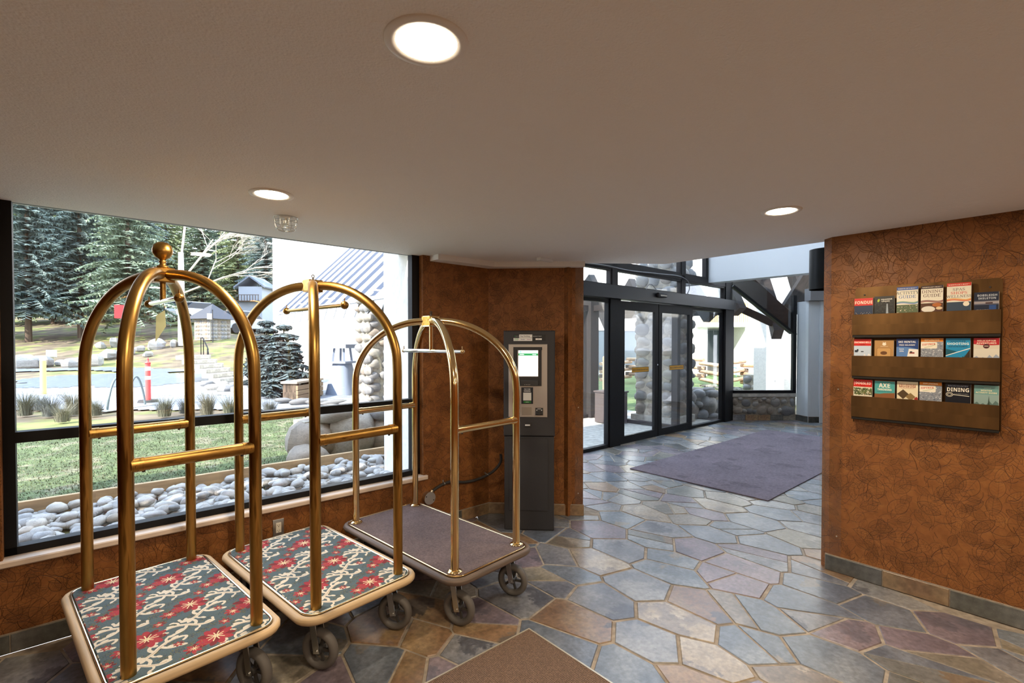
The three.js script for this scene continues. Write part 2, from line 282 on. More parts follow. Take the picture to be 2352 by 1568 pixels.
// slate skirting, tile by tile
function skirting(name, label, p, q, h = 0.1, t = 0.012, step = 0.305, nrm) {
  const g = structGroup(name, label), dx = q[0] - p[0], dz = q[1] - p[1], L = Math.hypot(dx, dz), a = Math.atan2(-dz, dx), n = Math.max(1, Math.round(L / step)), w = L / n;
  obj('joint', bx(L, h + 0.004, t * 0.6, L / 2, h / 2 + 0.002, nrm * t * 0.3).rotateY(a).translate(p[0], 0, p[1]), grout, g);
  for (let i = 0; i < n; i++) { const o = obj('tile', cbx(w - 0.006, h - 0.004, t, 0.0015, 0, 0, 0), slateMat[[10, 9, 6, 11, 7, 10][(i * 5 + name.length) % 6]], g); o.position.set(p[0] + dx * (i + 0.5) / n, h / 2, p[1] + dz * (i + 0.5) / n); o.rotation.y = a; o.translateZ(nrm * t / 2); }
  return g;
}
skirting('baseboard_front', 'slate skirting tiles under the window', [-1.6, ZW], [2.8, ZW], 0.1, 0.012, 0.305, 1);
skirting('baseboard_corner', 'slate skirting tiles behind the parking machine', [2.8, ZW], [3.43, -2.94], 0.1, 0.014, 0.305, 1);
skirting('baseboard_right', 'slate skirting tiles below the leaflet rack', [XR, 1.2], [XR, -1.12], 0.108, 0.012, 0.33, -1);

// ---------------------------------------------------------------- the big window
{
  const w = structGroup('window_1', 'large black framed picture window with a mid rail');
  const Z0 = -3.70, Z1 = -3.63;
  obj('window_frame', [bb(-0.365, -0.318, 0.48, CEIL + 0.02, Z0, Z1), bb(2.03, 2.1, 0.48, CEIL + 0.02, Z0, Z1), bb(-0.365, 2.1, 0.48, 0.525, Z0, Z1), bb(-0.365, 2.1, CEIL + 0.002, CEIL + 0.07, Z0, Z1 - 0.032)], blackMetal, w);
  obj('window_rail', bb(-0.32, 2.03, 1.075, 1.132, Z0, Z1 + 0.005), blackMetal, w);
  obj('pane', bb(-0.32, 2.03, 1.13, CEIL + 0.02, -3.668, -3.662), glass, w); obj('pane', bb(-0.32, 2.03, 0.52, 1.08, -3.668, -3.662), glass, w);
  struct('trim_3', cbx(2.68, 0.034, 0.115, 0.006, 0.79, 0.467, -3.5975), sillPaint, 'pale painted window sill');
}

// ---------------------------------------------------------------- entrance glazing
const frameBox = (x0, x1, y0, y1, z = ZD, d = 0.1) => bb(x0, x1, y0, y1, z - d / 2, z + d / 2);
function leaf(name, label, x0, x1, z) {
  const d = structGroup(name, label);
  obj('stile', frameBox(x0, x0 + 0.1, 0.012, 2.27, z, 0.05), blackMetal, d); obj('stile', frameBox(x1 - 0.1, x1, 0.012, 2.27, z, 0.05), blackMetal, d);
  obj('bottom_rail', frameBox(x0 + 0.1, x1 - 0.1, 0.012, 0.13, z, 0.05), blackMetal, d); obj('top_rail', frameBox(x0 + 0.1, x1 - 0.1, 2.13, 2.27, z, 0.05), blackMetal, d);
  obj('pane', frameBox(x0 + 0.1, x1 - 0.1, 0.13, 2.13, z, 0.006), glass, d); return d;
}
const dl = leaf('door_1', 'left leaf of the black framed sliding glass door', 6.24, 7.29, ZD + 0.035), dr = leaf('door_2', 'right leaf of the black framed sliding glass door', 7.31, 8.42, ZD + 0.035);
obj('lock', new THREE.CylinderGeometry(0.014, 0.014, 0.02, 12).rotateX(Math.PI / 2).translate(7.25, 1.24, ZD + 0.068), chrome, dl);
function pane(name, label, x0, x1, y0, y1, fw = 0.05, mat = blackMetal) {
  const d = structGroup(name, label);
  obj('window_frame', [frameBox(x0, x0 + fw, y0, y1, ZD, 0.08), frameBox(x1 - fw, x1, y0, y1, ZD, 0.08), frameBox(x0 + fw, x1 - fw, y0, y0 + fw, ZD, 0.08), frameBox(x0 + fw, x1 - fw, y1 - fw, y1, ZD, 0.08)], mat, d);
  obj('pane', frameBox(x0 + fw, x1 - fw, y0 + fw, y1 - fw, ZD, 0.006), glass, d); return d;
}
pane('window_2', 'fixed glass panel left of the sliding door', 3.44, 6.0, 0, 2.28); pane('window_3', 'fixed glass panel right of the sliding door', 8.42, 9.72, 0, 2.28);
pane('window_4', 'transom pane over the left panel', 3.44, 6.03, 2.48, 2.76, 0.035, bronzeFrame); pane('window_5', 'transom pane over the sliding door', 6.15, 8.08, 2.48, 2.76, 0.035, bronzeFrame); pane('window_6', 'transom pane over the right panel', 8.18, 9.75, 2.48, 2.76, 0.035, bronzeFrame);
pane('window_7', 'high pane above the left transom', 3.44, 6.03, 2.84, 5.7, 0.04, bronzeFrame); pane('window_8', 'high pane above the middle transom', 6.15, 8.06, 2.84, 5.7, 0.04, bronzeFrame); pane('window_9', 'high pane beside the white beam', 8.18, 9.0, 2.84, 5.7, 0.04, bronzeFrame);
struct('trim_4', [frameBox(3.44, 10.02, 2.29, 2.485, ZD + 0.04, 0.2)], std({ color: lin(0.03, 0.03, 0.032), roughness: 0.4, metalness: 0.3 }), 'long dark door operator header');
struct('trim_5', [frameBox(5.98, 6.24, 0, 2.29, ZD, 0.12), frameBox(9.7, 10.06, 0, 2.29, ZD + 0.02, 0.14), frameBox(9.76, 10.02, 2.48, 2.9, ZD, 0.12)], blackMetal, 'black door posts');
struct('trim_6', [frameBox(6.03, 6.15, 2.48, 5.7, ZD, 0.1), frameBox(8.06, 8.18, 2.48, 5.7, ZD, 0.1), frameBox(9.0, 9.06, 2.8, 5.7, ZD, 0.1), frameBox(3.44, 9.9, 2.755, 2.845, ZD, 0.1)], bronzeFrame, 'bronze transom bars above the door');
struct('trim_7', bb(9.05, 9.3, 2.78, 3.5, ZD + 0.02, 2.7), std({ color: lin(0.74, 0.77, 0.78), roughness: 0.8 }), 'wide white beam crossing the entrance');

// slanted corner window on a cobble base
const WA = [10.04, -4.58], WB = [11.06, -3.73], WL = Math.hypot(WB[0] - WA[0], WB[1] - WA[1]), wx = (WB[0] - WA[0]) / WL, wz = (WB[1] - WA[1]) / WL, WT = Math.atan2(-wz, wx);
{
  const base = structGroup('wall_stone', 'low cobble wall under the slanted corner window', [WA[0], 0, WA[1]], WT);
  obj('mortar', bx(WL, 0.49, 0.3, WL / 2, 0.245, -0.15), mortar, base); obj('coping', cbx(WL + 0.02, 0.075, 0.34, 0.006, WL / 2, 0.527, -0.15), concrete, base);
  const st = [[0.1, 0.21, 0.1, 0.075, 2], [0.24, 0.2, 0.07, 0.04, 0], [0.28, 0.36, 0.095, 0.09, 3], [0.36, 0.19, 0.08, 0.06, 3], [0.47, 0.45, 0.06, 0.026, 2], [0.48, 0.34, 0.065, 0.05, 0], [0.62, 0.21, 0.1, 0.1, 2], [0.58, 0.4, 0.04, 0.032, 2], [0.66, 0.45, 0.05, 0.03, 0], [0.74, 0.4, 0.055, 0.045, 2], [0.79, 0.2, 0.06, 0.09, 2], [0.9, 0.37, 0.115, 0.1, 0], [0.87, 0.46, 0.04, 0.022, 0], [1.08, 0.39, 0.065, 0.045, 0], [1.15, 0.19, 0.13, 0.1, 3], [1.25, 0.38, 0.04, 0.08, 1], [0.05, 0.38, 0.05, 0.07, 2], [0.16, 0.45, 0.05, 0.035, 0], [1.0, 0.2, 0.05, 0.06, 0], [0.46, 0.18, 0.045, 0.05, 3]];
  st.forEach(([x, y, a, b, c], i) => { const o = obj('cobble', stoneGeo(i * 1.3, 1, 10, 7, 0.1), cobbleMat[c], base); o.position.set(x, y, 0); o.scale.set(a, b, 0.045); o.rotation.z = rr(-0.25, 0.25); });
  const sk = structGroup('baseboard_stone', 'slate skirting tiles under the cobble wall', [WA[0], 0, WA[1]], WT);
  for (let i = 0; i < 5; i++) obj('tile', cbx(WL / 5 - 0.008, 0.118, 0.016, 0.002, WL * (i + 0.5) / 5, 0.059, 0.01), slateMat[[1, 6, 6, 10, 8][i]], sk);
  const w = structGroup('window_10', 'slanted corner window with a sloping dark head', [WA[0], 0, WA[1]], WT);
  obj('window_frame', [bx(WL, 0.06, 0.08, WL / 2, 0.595, -0.02), bx(0.07, 2.0, 0.08, WL - 0.035, 1.6, -0.02)], blackMetal, w);
  obj('pane', bx(WL - 0.07, 5.06, 0.006, WL / 2 - 0.03, 3.15, -0.03), glass, w);
  const s = new THREE.Shape([[0, 2.83], [WL, 1.8], [WL, 2.2], [0, 3.38]].map((p) => new THREE.Vector2(...p)));
  obj('head_timber', new THREE.ExtrudeGeometry(s, { depth: 0.16, bevelEnabled: false }).translate(0, 0, -0.24), darkTimber, w);
  obj('head_bead', bar([0, 2.8, -0.01], [WL, 1.78, -0.01], 0.05, 0.045), blackMetal, w);
}
struct('wall_entrance', [run(WB, [10.88, -3.42], 0, 2.46, 0.1, -1).translate(0.05, 0, 0), run([10.88, -3.42], [11.04, -3.28], 0, 2.46, 0.1, -1).translate(0.02, 0, -0.03), run([11.04, -3.28], [12.2, -2.3], 0, 2.46, 0.12, -1)], greyPaint, 'pale grey folded wall beside the corner window');
struct('trim_8', [run([10.86, -3.46], [12.2, -2.3], 2.46, 2.7, 0.2, 0)], std({ color: lin(0.16, 0.16, 0.165), roughness: 0.6 }), 'grey beam along the top of the folded wall');
skirting('baseboard_entrance', 'dark slate skirting tiles along the folded grey wall', WB, [10.89, -3.43], 0.12, 0.016, 0.3, -1); skirting('baseboard_entrance', 'dark slate skirting tiles along the folded grey wall', [10.89, -3.43], [11.9, -2.55], 0.12, 0.016, 0.3, -1);

// ================================================================= LAMPS
function downlight(x, z, label) {
  const t = thing('ceiling_downlight', label, 'ceiling light', [x, CEIL, z], 0, 'recessed round downlights');
  obj('trim_ring', lathe([[0.074, 0.001], [0.076, -0.004], [0.088, -0.007], [0.102, -0.004], [0.104, 0.0005]], 40), std({ color: lin(0.8, 0.78, 0.74), roughness: 0.5 }), t);
  const lens = obj('diffuser_lamp', new THREE.CircleGeometry(0.076, 36).rotateX(Math.PI / 2).translate(0, -0.0025, 0), std({ color: lin(0.9, 0.9, 0.88), emissive: LAMP_COLOR, emissiveIntensity: 9 }), t);
  lens.castShadow = false;
  const l = new THREE.RectAreaLight(LAMP_COLOR, LAMP_POWER, 0.134, 0.134); l.position.set(x, CEIL - 0.012, z); l.lookAt(x, 0, z); l.name = 'downlight_glow'; scene.add(l);
}
downlight(0.63, -1.05, 'round recessed downlight over the middle of the flagstone floor'); downlight(0.68, -2.62, 'round recessed downlight above the carts, next to the caged sprinkler'); downlight(2.93, -1.07, 'round recessed downlight near the leaflet rack wall');
downlight(0.63, 0.55, 'round recessed downlight over the door mat'); downlight(2.93, 0.6, 'round recessed downlight beyond the leaflet rack'); downlight(-1.6, 0.55, 'round recessed downlight in the rear left of the room'); downlight(0.63, 2.0, 'round recessed downlight by the back wall'); downlight(2.93, 2.0, 'round recessed downlight in the rear right corner');

{ // caged sprinkler
  const t = thing('sprinkler_cage', 'wire cage guarding a fire sprinkler on the ceiling near the window', 'sprinkler', [0.86, CEIL, -3.02]);
  const wire = [], r0 = 0.064, r1 = 0.052;
  for (const [r, y] of [[r0, -0.008], [0.06, -0.04], [r1, -0.075]]) wire.push(new THREE.TorusGeometry(r, 0.0022, 6, 28).rotateX(Math.PI / 2).translate(0, y, 0));
  for (let k = 0; k < 8; k++) { const a = k * Math.PI / 4; wire.push(tube([[Math.cos(a) * r0, -0.006, Math.sin(a) * r0], [Math.cos(a) * 0.061, -0.04, Math.sin(a) * 0.061], [Math.cos(a) * r1, -0.074, Math.sin(a) * r1], [Math.cos(a) * 0.02, -0.088, Math.sin(a) * 0.02], [0, -0.09, 0]], 0.0018, 14, 5)); }
  obj('wire_guard', wire, steel, t); obj('escutcheon', lathe([[0.0, -0.001], [0.036, -0.001], [0.038, -0.006], [0.02, -0.012], [0, -0.012]], 24), whitePaint, t);
  const h = obj('sprinkler_head', [cyl(0.007, 0.007, 0.03, 0, -0.04, 0, 10), lathe([[0, -0.05], [0.016, -0.052], [0.017, -0.049], [0, -0.047]], 14), rod([0.011, -0.03, 0], [0.011, -0.05, 0], 0.002), rod([-0.011, -0.03, 0], [-0.011, -0.05, 0], 0.002)], screwMat, t);
  h.userData.label = 'brass sprinkler head';
}

// ================================================================= LUGGAGE CARTS
const brassTex = tex(256, (u, v) => { const n = fbm(u, v, 4, 5, 301), f = fbm(u, v * 0.5, 40, 3, 305), k = 0.72 + 0.4 * n + 0.14 * (f - 0.5), d = sst(0.62, 0.74, fbm(u, v, 7, 4, 309)) * 0.3; return [190 * (k - d), 148 * (k - d * 1.1), 80 * (k - d * 1.2)]; });
const brassRough = tex(256, (u, v) => { const k = 255 * (0.22 + 0.26 * fbm(u, v, 9, 4, 311)); return [k, k, k]; }, false);
const agedBrass = std({ map: brassTex, metalness: 1, roughness: 1, roughnessMap: brassRough });
const brightBrass = std({ color: lin(0.83, 0.62, 0.32), metalness: 1, roughness: 0.13 });
const ivory = std({ map: tex(128, (u, v) => { const k = 0.82 + 0.3 * fbm(u, v, 12, 4, 321); return [206 * k, 178 * k, 138 * k]; }), roughness: 0.55 });
const greyBumper = std({ map: tex(128, (u, v) => { const k = 0.7 + 0.6 * fbm(u, v, 12, 4, 325); return [112 * k, 96 * k, 84 * k]; }), roughness: 0.55 });
const wheelRubber = std({ color: lin(0.12, 0.11, 0.1), roughness: 0.6 }), wheelHub = std({ color: lin(0.07, 0.065, 0.06), roughness: 0.5, metalness: 0.3 });
// woven floral carpet: slate-blue ground, cream scrolls, red blooms; one tile is 0.42 m x 0.30 m
const floral = canvasTex(1024, 920, (c, W, H) => {
  c.fillStyle = '#54666c'; c.fillRect(0, 0, W, H);
  for (let i = 0; i < 9000; i++) { c.fillStyle = ['rgba(128,110,46,0.75)', 'rgba(44,58,100,0.7)', 'rgba(92,112,110,0.6)', 'rgba(64,84,66,0.7)'][i % 4]; const a = rnd() * 6.3, cl = Math.floor(rnd() * 34), x = ((cl * 197) % W + Math.cos(a) * 80 * rnd() + W) % W, y = ((cl * 331) % H + Math.sin(a) * 60 * rnd() + H) % H; c.fillRect(x, y, rr(4, 13), rr(3, 8)); }
  const wrap = (x, y, f) => { for (const dx of [-W, 0, W]) for (const dy of [-H, 0, H]) { c.save(); c.translate(x + dx, y + dy); f(); c.restore(); } };
  const leafy = (pts, wd) => { c.beginPath(); pts.forEach(([x, y], i) => (i ? c.quadraticCurveTo(...pts[i].slice(2), x, y) : c.moveTo(x, y))); c.lineWidth = wd; c.stroke(); };
  const scroll = (s) => {
    c.strokeStyle = '#ddd3c0'; c.fillStyle = '#ddd3c0'; c.lineCap = 'round'; c.lineJoin = 'round'; c.scale(s * 1.35, 1.35);
    leafy([[-170, 60, 0, 0], [-20, 0, -90, 90], [150, -60, 60, -80]], 30); leafy([[150, -60, 0, 0], [150, 0, 205, -40]], 22); leafy([[-40, 20, 0, 0], [-10, -100, -100, -40]], 26); leafy([[10, -8, 0, 0], [120, 60, 40, 60]], 26); leafy([[-110, 66, 0, 0], [-180, 10, -180, 70]], 22); leafy([[60, -50, 0, 0], [80, -120, 40, -100]], 20); leafy([[-60, 40, 0, 0], [-30, 100, -80, 90]], 18);
    for (const [x, y, r, a] of [[-30, -70, 24, 0.9], [70, 30, 24, 0.3], [110, -80, 20, -0.4], [-130, 50, 22, 0.5], [40, -45, 20, -0.8], [-10, -110, 20, 1.3], [130, 68, 20, 0.4], [-30, 108, 16, 1], [90, -126, 14, 0.2]]) { c.beginPath(); c.ellipse(x, y, r * 1.5, r * 0.8, a, 0, 7); c.fill(); }
    c.strokeStyle = '#a98a6a'; c.lineWidth = 4; c.beginPath(); c.moveTo(-150, 58); c.quadraticCurveTo(-80, 74, -10, -2); c.quadraticCurveTo(60, -60, 130, -56); c.stroke();
  };
  const bloom = (r, n = 11) => {
    for (let k = 0; k < n; k++) { c.save(); c.rotate(k * 6.283 / n + 0.3); c.fillStyle = k % 3 === 0 ? '#7d2a2e' : '#a8363f'; c.beginPath(); c.ellipse(r * 0.55, 0, r * rr(0.42, 0.56), r * 0.22, rr(-0.2, 0.2), 0, 7); c.fill(); c.restore(); }
    c.strokeStyle = '#9a6a3a'; c.lineWidth = 5; for (let k = 0; k < 9; k++) { c.beginPath(); c.arc(0, 0, r * rr(0.55, 1.05), k * 0.75, k * 0.75 + 0.4); c.stroke(); }
    c.strokeStyle = '#e6d6ac'; c.lineWidth = r * 0.07; c.lineCap = 'round'; for (let k = 0; k < 10; k++) { c.save(); c.rotate(k * 0.64 + 0.2); c.beginPath(); c.moveTo(r * 0.06, 0); c.lineTo(r * rr(0.3, 0.58), 0); c.stroke(); c.restore(); }
  };
  wrap(250, 470, () => scroll(1)); wrap(762, 930, () => scroll(1)); wrap(560, 215, () => scroll(-0.95)); wrap(48, 675, () => scroll(-0.95));
  wrap(190, 190, () => bloom(178)); wrap(702, 650, () => bloom(178)); wrap(480, 730, () => bloom(92, 8)); wrap(992, 270, () => bloom(92, 8)); wrap(860, 420, () => bloom(66, 7)); wrap(348, 880, () => bloom(66, 7)); wrap(905, 60, () => bloom(50, 7)); wrap(393, 520, () => bloom(50, 7));
  for (let i = 0; i < 9000; i++) { c.fillStyle = i % 2 ? 'rgba(20,26,30,0.13)' : 'rgba(230,225,210,0.10)'; c.fillRect(rnd() * W, rnd() * H, 4, 3); }
}, true);
const floralMat = std({ map: scaled(floral, 0.42, 0.38), roughness: 0.95, bumpMap: scaled(fineBump, 0.12), bumpScale: 0.002 });
const greyCarpet = std({ map: scaled(tex(256, (u, v) => { const k = 0.74 + 0.3 * fbm(u, v, 64, 2, 331) + 0.22 * fbm(u, v, 3, 3, 335); return [112 * k, 97 * k, 96 * k]; }), 0.5), roughness: 0.97, bumpMap: scaled(fineBump, 0.12), bumpScale: 0.0025 });

function makeCart(o) {
  const t = thing('luggage_cart', o.label, 'luggage cart', [o.x, 0, o.z], o.turn, 'birdcage luggage carts in front of the window');
  const M = o.metal, { w, d, pw, pd, H, r } = o, DECK = 0.322, hx = pw / 2, hz = pd / 2;
  const top = new THREE.ShapeGeometry(roundRect(w - 0.05, d - 0.05, 0.06), 8).rotateX(-Math.PI / 2).translate(0, DECK, 0);
  obj('carpet', new THREE.ExtrudeGeometry(roundRect(w - 0.055, d - 0.055, 0.06), { depth: 0.006, bevelEnabled: true, bevelThickness: 0.003, bevelSize: 0.003, bevelSegments: 2, curveSegments: 8 }).rotateX(-Math.PI / 2).translate(0, DECK - 0.009, 0), o.carpet, t);
  obj('deck_pan', new THREE.ExtrudeGeometry(roundRect(w - 0.03, d - 0.03, 0.07), { depth: 0.034, bevelEnabled: false, curveSegments: 8 }).rotateX(-Math.PI / 2).translate(0, DECK - 0.046, 0), std({ color: lin(0.1, 0.09, 0.08), roughness: 0.6 }), t);
  // bumper and metal lip swept round the deck
  const ring = (ww, dd, rad, y, tr, n) => { const pts = roundRect(ww, dd, rad).getPoints(10).map((p) => V(p.x, y, p.y)); pts.pop(); return new THREE.TubeGeometry(new THREE.CatmullRomCurve3(pts, true, 'centripetal', 0.5), 120, tr, n, true); };
  obj('bumper', ring(w, d, 0.085, DECK - 0.026, 0.0205, 10), o.bumper, t);
  obj('deck_lip', ring(w - 0.036, d - 0.036, 0.068, DECK - 0.004, 0.0055, 6), o.lip, t);
  const Y0 = H - o.rise, c = 0.045;
  for (const sx of [-1, 1]) for (const sz of [-1, 1]) {
    const pts = [[sx * hx, DECK - 0.02, sz * hz], [sx * hx, 0.8, sz * hz], [sx * hx, Y0 - 0.12, sz * hz], [sx * hx, Y0 - 0.02, sz * hz]];
    for (let k = 1; k <= 9; k++) { const a = k / 9 * Math.PI / 2, f = Math.cos(a), q = lerp(c, 1, 0); pts.push([sx * lerp(c * 0.5, hx, f), Y0 + o.rise * Math.sin(a), sz * lerp(c * 0.9, hz, f)]); }
    const pole = obj('pole', tube(pts, r, 64, 16), M, t);
    if (o.collars) obj('collar', lathe([[r, 0], [r + 0.017, 0.001], [r + 0.018, 0.005], [r + 0.006, 0.013], [r, 0.014]], 24).translate(sx * hx, DECK, sz * hz), M, pole);
  }
  const blk = obj('top_block', cbx(0.084, o.blockH ?? 0.07, 0.084, 0.006, 0, H - 0.002, 0), o.blockMat ?? M, t);
  if (o.finial) obj('finial', lathe([[0, 0], [0.026, 0], [0.026, 0.008], [0.015, 0.014], [0.012, 0.024], [0.017, 0.03], [0.012, 0.036], [0.014, 0.042], [0.03, 0.052], [0.041, 0.07], [0.043, 0.086], [0.037, 0.108], [0.022, 0.122], [0, 0.127]], 28).translate(0, H + 0.034, 0), M, t);
  else obj('top_screw', [cyl(0.006, 0.006, 0.02, 0, H + 0.03, 0, 10), new THREE.TorusGeometry(0.008, 0.003, 6, 12).translate(0, H + 0.056, 0)], rubber, t);
  if (o.plate) obj('badge_plate', bx(0.088, 0.06, 0.002, 0, H, 0.0435, 0), std({ map: brassTex, color: lin(1.2, 1.15, 0.8), metalness: 1, roughness: 0.28, bumpMap: noiseBump, bumpScale: 0.004 }), blk).rotation.y = -Math.PI / 2;
  for (const sz of [-1, 1]) {
    const b = obj('cross_bar', [rod([-hx + r * 0.6, 1.13 - (o.low ?? 0), sz * hz], [hx - r * 0.6, 1.13 - (o.low ?? 0), sz * hz], o.barR, 16)], M, t);
    for (const s of [-1, 1]) { obj('sleeve', rod([s * (hx - r * 0.5), 1.13 - (o.low ?? 0), sz * hz], [s * (hx - r - 0.028), 1.13 - (o.low ?? 0), sz * hz], o.barR + 0.0022, 16), M, b); obj('bolt', cyl(0.006, 0.006, 0.009, s * (hx - 0.055), 1.13 - (o.low ?? 0) - o.barR - 0.006, sz * hz, 8), rubber, b); }
  }
  // hanging rail along the length of the cart
  const HY = H - o.drop, hl = o.railL / 2, ht = o.railTurn ?? 0;
  const stem = obj('hanger_stem', [0.0].map(() => cyl(0.0125, 0.0125, o.drop - 0.03, 0, HY, 0, 14)), M, t);
  const rail = obj('hanger_rail', rod([0, HY, -hl], [0, HY, hl], o.railR, 14), o.railMat, t); rail.rotation.y = ht;
  for (const s of [-1, 1]) obj('end_knob', [new THREE.SphereGeometry(o.knob, 16, 12).translate(0, HY, s * (hl + o.knob * 0.55)), cyl(0.003, 0.003, 0.02, 0, HY + o.knob * 0.8, s * (hl + o.knob * 0.55), 8)], M, rail);
  // casters
  o.wheels.forEach((a, i) => {
    const sx = i % 2 ? 1 : -1, sz = i < 2 ? -1 : 1, g = new THREE.Group(); g.name = 'caster'; g.position.set(sx * (w / 2 - 0.1), 0, sz * (d / 2 - 0.12)); g.rotation.y = a; t.add(g);
    const R = 0.1;
    obj('tyre', new THREE.TorusGeometry(R - 0.02, 0.02, 10, 32).scale(1, 1, 1.3).rotateY(Math.PI / 2).translate(0.0, R, 0.03), wheelRubber, g);
    const hub = [cyl(0.02, 0.02, 0.044, 0, -0.022, 0, 14).rotateZ(Math.PI / 2), new THREE.TorusGeometry(R - 0.034, 0.006, 6, 28).rotateY(Math.PI / 2)];
    for (let k = 0; k < 5; k++) { const q = k * 1.2566; hub.push(bar([0, 0, 0.001], [0.0001, Math.sin(q) * 0.068, Math.cos(q) * 0.068], 0.01, 0.014)); }
    obj('hub', merge(hub).translate(0, R, 0.03), wheelHub, g);
    obj('fork', [bar([0.027, 0.265, 0], [0.027, R - 0.012, 0.03], 0.005, 0.034), bar([-0.027, 0.265, 0], [-0.027, R - 0.012, 0.03], 0.005, 0.034), bx(0.062, 0.008, 0.07, 0, 0.262, 0), bx(0.09, 0.006, 0.09, 0, 0.274, 0), rod([-0.034, R, 0.03], [0.034, R, 0.03], 0.007)], steel, g);
  });
  return t;
}
const D2R = Math.PI / 180;
const pale = std({ color: lin(0.74, 0.66, 0.48), metalness: 1, roughness: 0.22 });
makeCart({ label: 'aged brass luggage cart with a ball finial and floral carpet deck', x: 0.256, z: -2.876, turn: 7.3 * D2R, w: 0.635, d: 1.125, pw: 0.465, pd: 0.985, H: 1.93, rise: 0.46, r: 0.0258, barR: 0.0262, metal: agedBrass, bumper: ivory, lip: pale, carpet: floralMat, finial: true, drop: 0.125, railL: 0.48, railR: 0.0115, railMat: chrome, knob: 0.021, railTurn: 0.02, wheels: [0.3, -0.4, 0.6, 0.35] });
makeCart({ label: 'aged brass luggage cart with a square top block, no finial, and floral carpet deck', x: 0.969, z: -2.888, turn: 7.6 * D2R, w: 0.635, d: 1.12, pw: 0.473, pd: 0.98, H: 1.935, rise: 0.46, r: 0.0256, barR: 0.0258, metal: agedBrass, bumper: ivory, lip: pale, carpet: floralMat, finial: false, plate: true, drop: 0.13, railL: 0.68, railR: 0.0105, railMat: agedBrass, knob: 0.022, wheels: [0.2, 0.5, 0.42, 0.5] });
makeCart({ label: 'polished brass luggage cart with a plain grey-brown carpet deck', x: 1.713, z: -2.807, turn: 5.9 * D2R, w: 0.645, d: 1.25, pw: 0.508, pd: 1.088, H: 1.75, rise: 0.43, r: 0.0236, barR: 0.0215, low: 0.014, metal: brightBrass, bumper: greyBumper, lip: brightBrass, carpet: greyCarpet, finial: false, plate: true, collars: true, drop: 0.2, railL: 0.62, railR: 0.0125, railMat: chrome, knob: 0.015, wheels: [0.3, -0.4, 0.3, 0.35] });
{ // card tag tied by one corner under the first hanging rail
  const g = new THREE.Shape([[0, 0], [-0.035, -0.029], [-0.039, -0.156], [0.003, -0.079]].map((p) => new THREE.Vector2(...p)));
  const o = thing('luggage_tag', 'pale green card tag tied to the hanging rail of the ball-topped cart', 'tag', [0.262, 1.762, -2.86], -0.09);
  obj('card', new THREE.ExtrudeGeometry(g, { depth: 0.002, bevelEnabled: false }), std({ color: lin(0.52, 0.56, 0.34), roughness: 0.7 }), o);
  obj('string', rod([-0.001, -0.004, 0.001], [-0.006, 0.03, 0.001], 0.0014), rubber, o);
}

